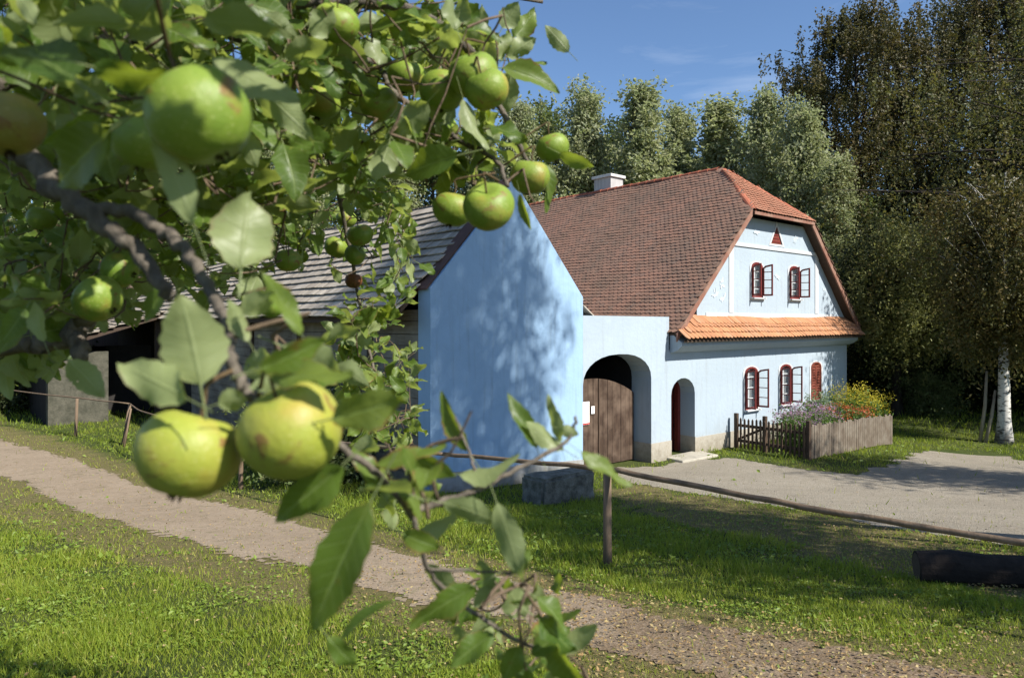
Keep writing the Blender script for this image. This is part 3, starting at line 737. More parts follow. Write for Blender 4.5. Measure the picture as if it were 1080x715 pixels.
zA, zB = tz(A), tz(B)
for z in (.24, .66):
    mb = MB(); bar(mb, A + Vector((0, 0, zA + z)), B + Vector((0, 0, zB + z)), .075, .045); mb.build('rail', M_darkwood, pf)
mb = MB(); bar(mb, along(A, B, .02) + Vector((0, 0, zA + .26)) + nF * .03, along(A, B, .40) + Vector((0, 0, zA + .66)) + nF * .03, .07, .03); mb.build('brace', M_darkwood, pf)
bf = thing('board_fence', 'grey weathered close-boarded fence in front of the flower bed', 'fence', (0, 0, 0))
C_ = loc(6.55, -2.56)
dirB = (C_ - B); dirB.z = 0; Lb = dirB.length; dirB.normalize(); nB = Vector((-dirB.y, dirB.x, 0))
nbd = 38
for k in range(nbd):
    p = along(B, C_, (k + .5) / nbd); z = tz(p); mb = MB()
    wdt = Lb / nbd - random.uniform(.006, .022)
    upright(mb, p - nB * .03, (dirB + nB * random.uniform(-.03, .03)).normalized(), wdt, .022, z + .02, z + .86 + random.uniform(-.035, .035), random.choice((0, .02, .03)))
    mb.build('board', M_greywood, bf)
for z in (.22, .66):
    mb = MB(); bar(mb, B + Vector((0, 0, tz(B) + z)) + nB * .02, C_ + Vector((0, 0, tz(C_) + z)) + nB * .02, .08, .05); mb.build('rail', M_greywood, bf)
for f in (.02, .5, .985):
    p = along(B, C_, f) + nB * .09; mb = MB(); upright(mb, p, dirB, .09, .09, tz(p) - .2, tz(p) + .82); mb.build('post', M_greywood, bf)
M_pole = m_bark('peeled_pole', (.20, .145, .10), (.12, .085, .055), 9, .12, .5)
M_poledk = m_bark('bark_pole', (.13, .095, .065), (.075, .055, .04), 9, .12, .5)
rf = thing('pole_rail_fence', 'long rustic pole rail fence on round posts beside the path', 'fence', (0, 0, 0))
RP = [(-26, 30.5, CAMZ - 2.3), (-17.5, 24, CAMZ - 2.27), (-10.9, 20, CAMZ - 2.32), (-9, 17.5, CAMZ - 2.29), (-5, 13.4, CAMZ - 2.08), (-.87, 8.97, CAMZ - 1.68), (.96, 7.05, CAMZ - 1.47), (2.2, 5.85, CAMZ - 1.49), (3.4, 4.66, CAMZ - 1.47), (5.0, 3.2, CAMZ - 1.40)]
def smooth_line(pts, k=6):
    pts = [Vector(p) for p in pts]; out = []
    for i in range(len(pts) - 1):
        p0 = pts[max(i - 1, 0)]; p1 = pts[i]; p2 = pts[i + 1]; p3 = pts[min(i + 2, len(pts) - 1)]
        for j in range(k):
            t = j / k
            out.append(.5 * ((2 * p1) + (p2 - p0) * t + (2 * p0 - 5 * p1 + 4 * p2 - p3) * t * t + (3 * p1 - p0 - 3 * p2 + p3) * t ** 3))
    out.append(pts[-1]); return out
def rail_seg(a, b, r0, r1):
    l = smooth_line(RP[a:b + 1], 8); l = [p + Vector((0, 0, random.uniform(-.008, .008))) for p in l]
    MB().tube(l, list(np.linspace(r0 * .72, r1 * .72, len(l))), 9, True, .06).build('rail', M_pole, rf, smooth=True)
rail_seg(0, 2, .028, .03); rail_seg(2, 5, .026, .032); rail_seg(5, 6, .033, .037); rail_seg(6, 9, .038, .031)
for (x, y, lean) in ((.96, 7.05, 0), (-10.9, 20, .22), (-13.4, 21.6, .05), (-5.3, 13.7, 0), (4.55, 3.62, 0), (-19, 25.3, 0)):
    z0 = float(terr(x, y)); i = min(range(len(RP)), key=lambda k: abs(RP[k][1] - y))
    zt = np.interp(y, [p[1] for p in reversed(RP)], [p[2] for p in reversed(RP)]) - .02
    r = .045
    MB().tube([(x - lean - .0, y, z0 - .15), (x - lean * .6, y + .01, z0 + .35), (x, y + .02, zt)], [r * 1.1, r, r * .92], 10, True, .05).build('post', M_pole, rf, smooth=True)
x, y = -10.9, 20; z0 = float(terr(x, y))
MB().tube([(x + .02, y - .35, z0 - .1), (x + .05, y - .02, CAMZ - 2.45)], [.03, .025], 8).build('strut', M_pole, rf, smooth=True)
# felled log in the shade
M_log = m_bark('shaded_log_bark', (.035, .027, .022), (.018, .014, .012), 7, 1, .9)  # bark coloured this dark to stand for the shade over the log
l0 = Vector(ray(967, 595, 6.25)); l1 = Vector((7.4, 5.25, float(terr(7.4, 5.25)) + .13))
l0.z = float(terr(l0.x, l0.y)) + .125
pts = [l0.lerp(l1, i / 14) + Vector((0, 0, random.uniform(-.006, .006))) for i in range(15)]
lg = MB().tube(pts, [.145 + .01 * math.sin(i * 1.7) for i in range(15)], 18, True, .035).build('log', M_log, None, smooth=False)
tag(lg, 'thick dark log lying in the shade on leafy ground', 'log')
dl_ = (l1 - l0).normalized()
MB().tube([l0 - dl_ * .006, l0 - dl_ * .002], [.118, .12], 18).build('cut_end', m_wood('log_end', (.07, .05, .035), (.04, .03, .02), 0, 2), lg)
# stone block by the barn
g0 = ground_at(572, 533); 
M_block = m_stone('mossy_stone', (.085, .082, .065), (.235, .225, .19), 6, .9)
sb = MB(); b0 = Vector((g0[0], g0[1], 0)); ux = Vector((.80, .60, 0)); uy = Vector((-.60, .80, 0)); zb_ = float(terr(*g0))
def blk(x0, x1, y0, y1, z0, z1): 
    c = [b0 + ux * x + uy * y for x, y in ((x0, y0), (x1, y0), (x1, y1), (x0, y1))]
    sb.hexa([p + Vector((0, 0, z0)) for p in c], [p + Vector((random.uniform(-.02, .02), random.uniform(-.02, .02), z1 + random.uniform(-.02, .02))) for p in c])
blk(0, 1.25, 0, .62, zb_ - .2, zb_ + .43)
blk_o = sb.build('stone_block', M_block, None)
bm = bmesh.new(); bm.from_mesh(blk_o.data); bmesh.ops.bevel(bm, geom=bm.edges[:], offset=.05, segments=2, affect='EDGES')
bmesh.ops.subdivide_edges(bm, edges=bm.edges[:], cuts=3, use_grid_fill=True)
from mathutils import noise as mnoise
for v in bm.verts:
    n_ = mnoise.noise_vector(v.co * 3.1) * .035 + mnoise.noise_vector(v.co * 9.0) * .014; v.co += n_
bm.to_mesh(blk_o.data); bm.free()
tag(blk_o, 'low weathered grey stone block on grass before the barn', 'stone block')
# two thin leaning trunks by the birch
M_stake = m_bark('grey_stake', (.30, .26, .19), (.20, .17, .12), 8, .15, .4)
gp = ground_at(1033, 466)
for k, (dx, top, h, dy) in enumerate(((0, 1043, 2.25, 0), (.08, 1052, 1.65, -.12))):
    x0, y0 = gp[0] + dx, gp[1] + dy; z0 = float(terr(x0, y0)); xt = (top - CX) / FPX * y0
    o = MB().tube([(x0, y0, z0 - .1), ((x0 + xt) / 2 + .02, y0, z0 + h / 2), (xt, y0 + .1, z0 + h)], [.055, .05, .04], 9, True, .06).build('leaning_pole', M_stake, None, smooth=True)
    tag(o, ('taller of two grey poles leaning left of the birch trunk', 'shorter, more slanted of two grey poles leaning by the birch')[k], 'pole', 'leaning poles')

# ================================================================== leaves
LQ_V = [(0, 0, 0), (-.30, .45, .10), (0, 1, -.04), (.30, .45, .10)]
LQ_F = [(0, 2, 1), (0, 3, 2)]
def leaf_cloud(name, P, size, mat, parent, up=.5, rnd=None, droop=0.0):
    N = len(P)
    ax = rvec(N); ax[:, 2] -= droop; ax /= np.linalg.norm(ax, axis=1, keepdims=True)
    R = frames(ax, rvec(N, up)); S = size * rng.uniform(.65, 1.25, N)
    if rnd is None: rnd = rng.random(N)
    return instances(name, LQ_V, LQ_F, P, R, S, mat, parent, {'rnd': rnd}, smooth=False)
def m_tree_leaf(name, tops, trans, tr=.3, under=None): return m_leaf(name, tops, under, trans, tr, .55, False, .3)
L_grey = m_tree_leaf('silver_green_leaf', [(.18, .22, .085), (.24, .275, .115), (.29, .31, .15), (.33, .33, .185)], (.44, .50, .18), .42, (.32, .34, .23))
L_mid = m_tree_leaf('mid_green_leaf', [(.085, .12, .035), (.11, .15, .045), (.14, .17, .06), (.17, .18, .07)], (.24, .30, .06), .3)
L_dark = m_tree_leaf('shaded_autumn_leaf', [(.046, .050, .017), (.064, .064, .021), (.086, .076, .025), (.11, .080, .027)], (.13, .12, .024), .3)  # autumn brown-olive, darkened in the colour to stand for shade on these crowns
L_olive = m_tree_leaf('olive_leaf', [(.17, .19, .06), (.21, .23, .075), (.25, .26, .09), (.27, .24, .085)], (.40, .40, .10), .38)
L_birch = m_tree_leaf('birch_leaf', [(.075, .078, .022), (.095, .095, .027), (.12, .105, .03), (.15, .11, .034)], (.20, .18, .035), .3)
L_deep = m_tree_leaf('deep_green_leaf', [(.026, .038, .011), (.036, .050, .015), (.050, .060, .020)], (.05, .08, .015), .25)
B_grey = m_bark('grey_bark', (.14, .12, .095), (.075, .065, .05))
B_dark = m_bark('dark_bark', (.055, .045, .035), (.030, .025, .02))
def m_birchbark():
    t = NT('birch_bark'); c = t.coord(); n = t.noise(t.mapping(c, (2.0, 2.0, 7.0)), 2.2, 5, .65); n2 = t.noise(t.mapping(c, (1, 1, .5)), 3.4, 6, .7)
    a = t.mix(t.ramp(n, [(.53, 0.0), (.60, 1.0)]), (.56, .54, .49), (.05, .045, .04))
    z = t.n('ShaderNodeSeparateXYZ'); t.l(c, z.inputs[0])
    low = t.ramp(t.math('ADD', t.math('MULTIPLY', z.outputs[2], .35), t.math('MULTIPLY', n2, .8)), [(.42, .85), (.62, 0.0)])
    a = t.mix(low, a, (.06, .052, .042))
    return t.end(t.pbr(a, .8, t.bump(n2, .6, .02), .2))
B_birch = m_birchbark()
def prof(kind, f):
    if kind == 'column': return (min(1, f * 5) ** .6) * (1 - f ** 1.55) ** .95
    if kind == 'cone': return (min(1, f * 7) ** .6) * (1 - f) ** .8
    return math.sqrt(max(0, 1 - (2 * f - 1) ** 2)) ** .9
def build_tree(name, H, R, c0, kind, nlimb, nleaf, lsize, leafmat, barkmat, tr=.25, spread=.5, droop=0.0, weep=0.0, lean=(0, 0), bend=.35, limb_up=.5, limb_mat_r=.35):
    """Empty + trunk (with its limbs) + crown; crown runs from height c0 to H with radius R"""
    root = bpy.data.objects.new(name, None); COL.objects.link(root)
    mb = MB()
    tp = [Vector((lean[0] * f * H + math.sin(f * 5 + R) * .02 * H * bend, lean[1] * f * H + math.cos(f * 4 + H) * .02 * H * bend, f * H * .97)) for f in np.linspace(0, 1, 12)]
    rad = [tr * (1.35 if i == 0 else 1) * (1 - .93 * (i / 11)) for i in range(12)]
    mb.tube([tp[0] - Vector((0, 0, .4))] + tp, [tr * 1.5] + rad, 10, True, .05)
    def trunk_at(z):
        f = max(0, min(1, z / (H * .97))) * 11; i = min(10, int(f)); return tp[i].lerp(tp[i + 1], f - i), np.interp(f, range(12), rad)
    cl = []
    for k in range(nlimb):
        f = (k + random.random()) / nlimb
        zc = c0 + f * (H - c0)
        r = R * prof(kind, f) * random.uniform(.72, 1.08)
        a = k * 2.39996 + random.uniform(-.4, .4)
        z0 = max(c0 * .55, zc - limb_up * r * random.uniform(.8, 1.3))
        st, r0 = trunk_at(z0)
        en = trunk_at(zc)[0] * 1.0; en = Vector((en.x + math.cos(a) * r, en.y + math.sin(a) * r, zc + random.uniform(-.3, .3)))
        mid = st.lerp(en, .5) + Vector((0, 0, .12 * r)) + Vector((random.uniform(-.1, .1), random.uniform(-.1, .1), 0)) * r
        pl = smooth_line([st, st.lerp(mid, .5) + Vector((0, 0, .03 * r)), mid, en], 3)
        rr = max(.012, min(r0 * .6, limb_mat_r * tr)); mb.tube(pl, list(np.linspace(rr, .008, len(pl))), 5, False)
        for j in range(3):
            for q in (.45, .65, .82, 1.0):
                b = st.lerp(en, q) if q < .5 else mid.lerp(en, (q - .5) * 2)
                cl.append((b + Vector((random.gauss(0, spread), random.gauss(0, spread), random.gauss(0, spread * .8))) * (0.5 + .5 * q), q))
    # a leader of clumps up the axis
    for k in range(nlimb // 3):
        f = (k + .5) / (nlimb // 3); zc = c0 + f * (H * 1.0 - c0); r = R * prof(kind, f) * .45
        c = trunk_at(min(zc, H * .97))[0]; cl.append((Vector((c.x + random.gauss(0, r * .6), c.y + random.gauss(0, r * .6), zc)), .8))
    per = max(6, nleaf // len(cl)); P = []; rn = []
    for c, q in cl:
        m = int(per * random.uniform(.5, 1.5)); s = spread * random.uniform(.5, 1.0)
        g = rng.normal(size=(m, 3)) * np.array([s, s, s * (1.35 if kind in ('column', 'cone') else .75)]) * .62
        if weep:
            hang = rng.random(m) ** .8 * weep * random.uniform(.5, 1.3); st_ = rng.integers(0, 5, m); off = rng.normal(size=(5, 2)) * s * .6
            g[:, 0] = off[st_, 0] + rng.normal(size=m) * .05; g[:, 1] = off[st_, 1] + rng.normal(size=m) * .05; g[:, 2] = -hang + rng.normal(size=m) * .08
        P.append(g + np.array(c)); rn.append(np.clip(rng.normal(random.random(), .22, m), 0, 1))
    P = np.concatenate(P); rn = np.concatenate(rn)
    mb.build('trunk', barkmat, root, smooth=True, recalc=False)
    leaf_cloud('crown', P, lsize, leafmat, root, .5, rn, droop)
    return root
def place(o, label, cat, group, x, y, s=1.0, rz=0.0, sz=None, dz=0.0):
    o.location = (x, y, float(terr(x, y)) + dz); o.rotation_euler = (0, 0, rz); o.scale = (s, s, sz or s)
    for k in ('label', 'category', 'group'):
        if k in o: del o[k]
    tag(o, label, cat, group); return o
# --- tall silvery trees of the wood behind the house
protos = [build_tree('silver_poplar', 16, 2.7, 1.0, 'column', 64, 30000, .22, L_grey, B_grey, .24, .40, .3, limb_up=1.0),
          build_tree('silver_poplar', 16, 3.3, 1.2, 'column', 66, 32000, .22, L_grey, B_grey, .26, .46, .3, limb_up=1.0),
          build_tree('silver_poplar', 16, 2.3, .8, 'cone', 60, 24000, .22, L_grey, B_grey, .22, .34, .3, limb_up=1.0),
          build_tree('green_tree', 14, 3.6, 1.5, 'round', 56, 24000, .24, L_mid, B_grey, .26, .52, .2)]
bgt = [  # px of the top, py of the top, depth, prototype, width factor, label
    (505, 128, 47, 1, 1.0, 'silvery green tree right behind the barn gable peak, seen among apple leaves'),
    (548, 112, 44, 0, 1.0, 'silvery tree behind the highest apple twig tip, left of the roof'),
    (576, 120, 50, 3, 1.0, 'dull green tree in the gap left of the chimney'),
    (616, 101, 45, 1, 1.0, 'broad silvery tree rising just left of the chimney'),
    (651, 138, 52, 3, .9, 'darker round tree low behind the chimney'),
    (680, 94, 43, 2, 1.35, 'pointed silvery poplar rising right of the chimney'),
    (716, 116, 47, 0, 1.0, 'silvery tree halfway along the ridge, right of the pointed poplar'),
    (757, 106, 44, 2, 1.45, 'pointed silvery tree standing directly behind the hipped ridge end'),
    (786, 140, 54, 3, .9, 'low dark tree in the notch right of the ridge end'),
    (811, 98, 41, 1, .95, 'tall silvery tree over the half hip, next to the open sky'),
    (846, 112, 38, 1, 1.0, 'full silvery tree right of the gable, largest of the silver trees'),
    (880, 165, 36, 0, 1.1, 'silvery tree reaching down beside the right roof slope'),
    (905, 205, 40, 3, 1.0, 'green tree between the silver trees and the dark overhanging tree')]
used = set()
for i, (px, py, Y, k, wf, lab) in enumerate(bgt):
    o = protos[k] if k not in used else copy_tree(protos[k]); used.add(k)
    x = (px - CX) / FPX * Y; top = CAMZ + (HY - py) / FPX * Y
    H0 = 14 if k == 3 else 16
    s = top / H0
    place(o, lab, 'tree', 'trees of the wood behind the house', x, Y, s * wf, i * 1.7, s)
for i, (px, py, Y, k) in enumerate([(455, 140, 50, 3), (415, 150, 46, 1), (370, 138, 49, 3), (325, 150, 45, 0), (280, 128, 50, 1), (232, 140, 46, 3), (185, 150, 52, 1), (138, 150, 46, 3), (90, 165, 50, 1), (42, 150, 47, 3), (-10, 170, 45, 1)]):
    o = copy_tree(protos[k]); x = (px - CX) / FPX * Y; top = CAMZ + (HY - py) / FPX * Y; s = top / (14 if k == 3 else 16)
    place(o, 'tree of the wood behind the barn, glimpsed through the apple leaves', 'tree', 'trees of the wood behind the barn', x, Y, s * 1.05, i * 2.1, s)
# far wood: one mass closing the gaps between the trunks
def mass(name, pts, size, mat, N, spread, droop=.2):
    pts = np.array(pts); i = rng.integers(0, len(pts), N); P = pts[i] + rng.normal(size=(N, 3)) * np.array(spread)
    P[:, 2] = np.maximum(P[:, 2], terr(P[:, 0], P[:, 1]) + .05)
    return tag(leaf_cloud(name, P, size, mat, None, .5, None, droop), kind='stuff')
mass('far_wood', [(x, 62 + 4 * math.sin(x), z) for x in np.arange(-62, 62, 1.6) for z in np.arange(.5, 11.5 + 2 * math.sin(x * .8), 1.3)], .5, L_mid, 52000, (1.3, 1.5, 1.0))

# --- right hand side: overhanging dark tree, olive birch, birch with white trunk, shrubs
big = build_tree('dark_tree', 26, 9.6, 2.0, 'round', 150, 190000, .20, L_dark, B_dark, .5, .55, .6, 2.2, (0, 0), .3, .30, .45)
place(big, 'large dark brownish tree standing far behind the drooping canopy at upper right', 'tree', None, 31.2, 46.0)
L_over = m_tree_leaf('overhang_leaf', [(.062, .072, .022), (.085, .094, .028), (.105, .105, .032), (.125, .10, .032)], (.20, .20, .035), .34)
over = build_tree('overhanging_tree', 17, 10.2, 2.6, 'round', 120, 62000, .15, L_over, B_dark, .36, .55, .6, 1.9, (0, 0), .3, .28, .42)
place(over, 'loose drooping tree canopy with dark boughs overhanging the drive from the right', 'tree', None, 22.7, 26.0)
big2 = build_tree('dark_tree', 23, 5.6, 5.0, 'round', 100, 105000, .19, L_dark, B_dark, .32, .5, .6, 1.8)
place(big2, 'tall dark tree whose thin outer twigs stand against the blue sky', 'tree', None, 20.9, 42.5)
big3 = copy_tree(big2); place(big3, 'dark tree behind the white birch at the right edge', 'tree', None, 28.6, 36.0, .84, 2.2, .80)
olive = build_tree('weeping_birch', 8.2, 3.0, 3.3, 'round', 60, 34000, .13, L_olive, B_dark, .2, .55, .6, 1.2)
place(olive, 'sunlit olive weeping tree just right of the house corner', 'tree', None, 15.9, 29.0)
bx, by = ground_at(1057, 467)
birch = build_tree('white_birch', 8.8, 2.0, 4.3, 'round', 56, 40000, .12, L_birch, B_birch, .20, .45, .7, 1.5, (.012, 0), .25, 1.1, .12)
place(birch, 'birch with white and black flecked trunk by the drive', 'birch', None, bx, by)
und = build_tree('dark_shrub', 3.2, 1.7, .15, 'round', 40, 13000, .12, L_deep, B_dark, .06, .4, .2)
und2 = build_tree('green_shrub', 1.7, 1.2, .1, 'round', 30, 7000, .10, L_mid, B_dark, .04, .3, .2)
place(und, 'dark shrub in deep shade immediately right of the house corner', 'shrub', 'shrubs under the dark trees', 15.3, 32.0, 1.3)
place(und2, 'rounded green shrub lit by a fleck of sun below the weeping tree', 'shrub', 'shrubs under the dark trees', 17.0, 28.6, 1.0)
for i, (x, y, s, lab) in enumerate([(18.3, 33.0, 1.35, 'dark shrub behind the rounded green shrub'), (21.0, 31.0, 1.3, 'dark shrub behind the leaning poles'), (23.2, 30.2, 1.5, 'dark shrub behind the white birch trunk at the right edge')]):
    place(copy_tree(und), lab, 'shrub', 'shrubs under the dark trees', x, y, s, i * 1.3)
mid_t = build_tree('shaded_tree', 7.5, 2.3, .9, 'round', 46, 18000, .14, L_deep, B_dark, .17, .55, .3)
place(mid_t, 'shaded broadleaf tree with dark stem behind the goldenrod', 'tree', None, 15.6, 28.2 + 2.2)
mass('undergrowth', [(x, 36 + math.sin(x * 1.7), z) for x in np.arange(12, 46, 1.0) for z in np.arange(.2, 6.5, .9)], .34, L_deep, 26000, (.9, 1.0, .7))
lsh = copy_tree(und); place(lsh, 'dark bush beside the stone end wall of the lean-to', 'shrub', None, -20.5, 27.5, 1.35)
hz = copy_tree(und2); place(hz, 'green bush growing against the board wall of the barn', 'shrub', None, *loc(-8.9, 2.6).xy, 1.15)
# --- trees standing right of the view; their shade falls on the barn gable, the meadow and the drive
def sunpos(s, ww, q):                             # from (perpendicular, ray height, distance along the sun) to x, y, z
    return (s * .515 / 1.143 + 0, 0, 0)
e_s = Vector((-SH.y, SH.x, 0))                   # horizontal axis across the sunlight
if e_s.y < 0: e_s = -e_s
TEL = math.tan(SUN_EL)
def at_sun(s, q): return e_s * s + SH * q
sh1 = build_tree('shade_tree', 17.3, 2.05, 8.6, 'round', 70, 34000, .125, L_olive, B_grey, .22, .42, .6, 1.3)
p = at_sun(10.75, 3.3); place(sh1, 'slender leafy tree right of the view that shades the barn gable', 'tree', 'trees right of the view', p.x, p.y)
sh2 = build_tree('shade_tree', 8.5, 1.75, 3.4, 'round', 44, 9800, .17, L_olive, B_grey, .16, .6, .3, .6)
p = at_sun(7.9, 4.6); place(sh2, 'small leafy tree right of the view that shades the meadow by the post', 'tree', 'trees right of the view', p.x, p.y)
sh3 = build_tree('shade_tree', 9.0, 1.5, 6.0, 'round', 40, 6800, .17, L_olive, B_grey, .15, .6, .3)
p = at_sun(10.0, 4.2); place(sh3, 'slim leafy tree right of the view that shades the grass near the drive', 'tree', 'trees right of the view', p.x, p.y)
sh4 = build_tree('shade_tree', 8.6, 1.9, 5.0, 'round', 44, 9000, .17, L_olive, B_grey, .15, .5, .3); p = at_sun(18.3, 6.2); place(sh4, 'leafy tree right of the view that shades the drive', 'tree', 'trees right of the view', p.x, p.y, 1.0, 1.0)
sh5 = copy_tree(big2); p = at_sun(36.0, 15); place(sh5, 'tallest tree beyond the right edge of the view shading the wood', 'tree', 'trees right of the view', p.x, p.y, 1.0, 2.0, .95)

# ================================================================== flower bed
def stems(mb, base, n, r, h, lean):
    tips = []
    for k in range(n):
        a = random.uniform(0, 2 * PI); rr = r * math.sqrt(random.random()); p = base + Vector((math.cos(a) * rr, math.sin(a) * rr, 0)); p.z = float(terr(p.x, p.y))
        hh = h * random.uniform(.7, 1.1); q = p + Vector((math.cos(a) * lean * random.random(), math.sin(a) * lean * random.random(), hh))
        mb.tube([p, p.lerp(q, .5) + Vector((0, 0, .03)), q], [.006, .005, .003], 4, False); tips.append((p, q))
    return tips
M_stem = m_flat('green_stem', (.07, .12, .03), .7, .2, .2)
M_gold = m_leaf('goldenrod_flower', [(.52, .42, .03), (.60, .50, .04), (.42, .40, .04)], None, (.5, .42, .05), .3)
M_pink = m_leaf('mauve_flower', [(.34, .18, .30), (.42, .24, .34), (.30, .17, .29), (.48, .32, .38)], None, (.5, .3, .45), .3)
M_oran = m_leaf('orange_red_flower', [(.50, .09, .03), (.58, .16, .05), (.45, .10, .06)], None, (.6, .2, .05), .3)
M_gleaf = m_leaf('herb_leaf', [(.06, .12, .02), (.09, .16, .03), (.12, .18, .04)], None, (.2, .34, .05), .35)
M_sage = m_leaf('pale_herb_leaf', [(.16, .22, .11), (.22, .27, .15), (.13, .19, .08)], None, (.25, .34, .12), .35)
def flowerbush(name, label, cat, base, n, r, h, lean, flmat, leafmat, fl_n, fl_sp, lf_n, fl_size=.04, lf_size=.09, head=(.06, .06, .12)):
    root = thing(name, label, cat, base, 0, 'flowers of the garden bed')
    mb = MB(); tips = stems(mb, Vector((base[0], base[1], 0)), n, r, h, lean)
    off = Vector(base)
    mb.v = [tuple(Vector(v) - off) for v in mb.v]; mb.build('stem', M_stem, root, recalc=False)
    P = []; F = []
    for p, q in tips:
        f = rng.random((lf_n, 1)) * .9 + .08; P.append(np.array(p)[None] * (1 - f) + np.array(q)[None] * f + rng.normal(size=(lf_n, 3)) * .05)
        if flmat: F.append(np.array(q)[None] + rng.normal(size=(fl_n, 3)) * np.array(head))
    leaf_cloud('leaves', np.concatenate(P) - np.array(off), lf_size, leafmat, root, .3)
    if flmat: leaf_cloud('blossom', np.concatenate(F) - np.array(off), fl_size, flmat, root, .6)
    return root
def bed(t, s): p = loc(t, s); return (p.x, p.y, float(terr(p.x, p.y)))
flowerbush('goldenrod', 'tall yellow goldenrod clump at the house corner behind the boards', 'flower', bed(6.9, -1.35), 46, .55, 1.35, .32, M_gold, M_gleaf, 40, .1, 28, .045, .11, (.09, .09, .14))
flowerbush('goldenrod', 'lower yellow goldenrod clump right of the tall one', 'flower', bed(7.9, -1.25), 34, .5, 1.15, .3, M_gold, M_gleaf, 34, .1, 24, .045, .11, (.08, .08, .12))
flowerbush('pale_herb', 'pale grey-green feathery herb left of the goldenrod', 'plant', bed(5.9, -.75), 40, .35, 1.35, .2, None, M_sage, 0, .1, 40, .04, .08)
flowerbush('mauve_flower_clump', 'mauve flower clump behind the picket corner, nearest the gate post', 'flower', bed(3.15, -1.5), 60, .5, 1.0, .3, M_pink, M_gleaf, 20, .1, 28, .04, .09, (.06, .06, .05))
flowerbush('mauve_flower_clump', 'mauve flower clump under the middle ground floor window', 'flower', bed(4.3, -1.35), 60, .55, 1.08, .3, M_pink, M_gleaf, 23, .1, 28, .04, .09, (.06, .06, .05))
flowerbush('orange_flower_clump', 'orange-red flower clump below the shuttered window', 'flower', bed(5.6, -1.7), 50, .55, .95, .3, M_oran, M_gleaf, 18, .1, 26, .045, .09, (.06, .06, .04))
flowerbush('green_herb', 'green leafy herb close behind the board fence', 'plant', bed(3.4, -1.7), 50, .4, .9, .15, None, M_gleaf, 0, .1, 36, .04, .1)

# ================================================================== grass, fallen leaves, stones
G_grass = m_leaf('grass_blade', [(.12, .175, .016), (.17, .235, .022), (.22, .275, .032), (.27, .285, .045), (.34, .30, .10)], None, (.48, .58, .045), .38, .5, False, .25)
BL_V = [(-.5, 0, 0), (.5, 0, 0), (-.38, .55, .06), (.38, .55, .06), (0, 1, .22)]
BL_F = [(0, 1, 3, 2), (2, 3, 4)]
def gdens(x, y):
    d = np.ones(x.shape) 
    d = d * (1 - .4 * on_path(x, y + .10, 2.0)) * (1 - .4 * on_path(x, y - .10, 2.0)) * (1 - .8 * on_path(x, y, 1.6)) * (1 - .985 * on_yard(x, y, 1.4))
    d = d * (1 - .74 * np.clip(dryness(x, y) * 1.2, 0, 1))
    n = .5 + .5 * np.sin(x * 2.3 + 1.7 * np.sin(y * 1.1)) * np.sin(y * 2.9 + x)
    d = d * (.55 + .45 * n)
    lx = (x - P0[0]) * .7615 + (y - P0[1]) * .648; ls = -(x - P0[0]) * .648 + (y - P0[1]) * .7615
    d = d * ~((ls > -.05) & (lx > -8) & (lx < 9.5))
    return np.clip(d, 0, 1)
def scatter(n, y0, y1, power=1.0, xl=-1.0, xr=1.0):
    y = y0 + (y1 - y0) * rng.random(n) ** power; x = (xl + (xr - xl) * rng.random(n)) * (.755 * y + .4); return x, y
GP = []; GS = []; GR = []; Gc = []
for n, y0, y1, pw, wd, ht in ((150000, 2.9, 6.5, 1.0, .0050, .050), (120000, 6.5, 12, 1.0, .008, .07), (80000, 12, 24, 1.0, .014, .10), (26000, 24, 40, 1.0, .03, .15)):
    x, y = scatter(n, y0, y1, pw); k = rng.random(n) < gdens(x, y); x, y = x[k], y[k]; m = len(x)
    dr = np.clip(dryness(x, y), 0, 1)
    tall = 1 + .6 * np.sin(x * 1.7 + y * 2.1) * np.sin(x * 3.1 - y * 1.3)
    hgt = ht * rng.uniform(.5, 1.5, m) * np.clip(tall, .5, 1.8) * (1 - .5 * dr)
    GP.append(np.stack([x, y, terr(x, y) - .004], -1)); GS.append(np.stack([wd * rng.uniform(.6, 1.4, m), hgt, hgt], -1))
    ax = rvec(m) * .62; ax[:, 2] = 1; GR.append(frames(ax, rvec(m))); Gc.append(np.clip(rng.normal(.38, .2, m) + .35 * dr + .12 * np.sin(x * .9) * np.sin(y * 1.1 + 1), 0, 1))
gr = instances('grass', BL_V, BL_F, np.concatenate(GP), np.concatenate(GR), np.concatenate(GS), G_grass, None, {'rnd': np.concatenate(Gc)}, smooth=True)
tag(gr, kind='stuff')
# broad-leaved weeds in the sward
G_weed = m_leaf('clover_leaf', [(.105, .165, .018), (.15, .22, .026), (.21, .275, .045)], None, (.40, .52, .05), .3)
WP = []; WS = []
for n, y0, y1, sz in ((46000, 2.9, 7, .026), (18000, 7, 13, .045), (6000, 13, 22, .08)):
    x, y = scatter(n, y0, y1); pat = np.sin(x * 3.3 + np.sin(y * 2.1) * 2) * np.sin(y * 3.7 - x * .8) > -.15
    k = (rng.random(n) < gdens(x, y)) & pat; x, y = x[k], y[k]; m = len(x)
    WP.append(np.stack([x, y, terr(x, y) + sz * rng.uniform(.1, 1.0, m)], -1)); WS.append(sz * rng.uniform(.6, 1.3, m))
WP = np.concatenate(WP); WS = np.concatenate(WS); ax = rvec(len(WP)); ax[:, 2] *= .4
tag(instances('meadow_weeds', LQ_V, LQ_F, WP, frames(ax, rvec(len(WP), 2.2)), WS * 1.3, G_weed, None, {'rnd': rng.random(len(WP))}, smooth=False), kind='stuff')
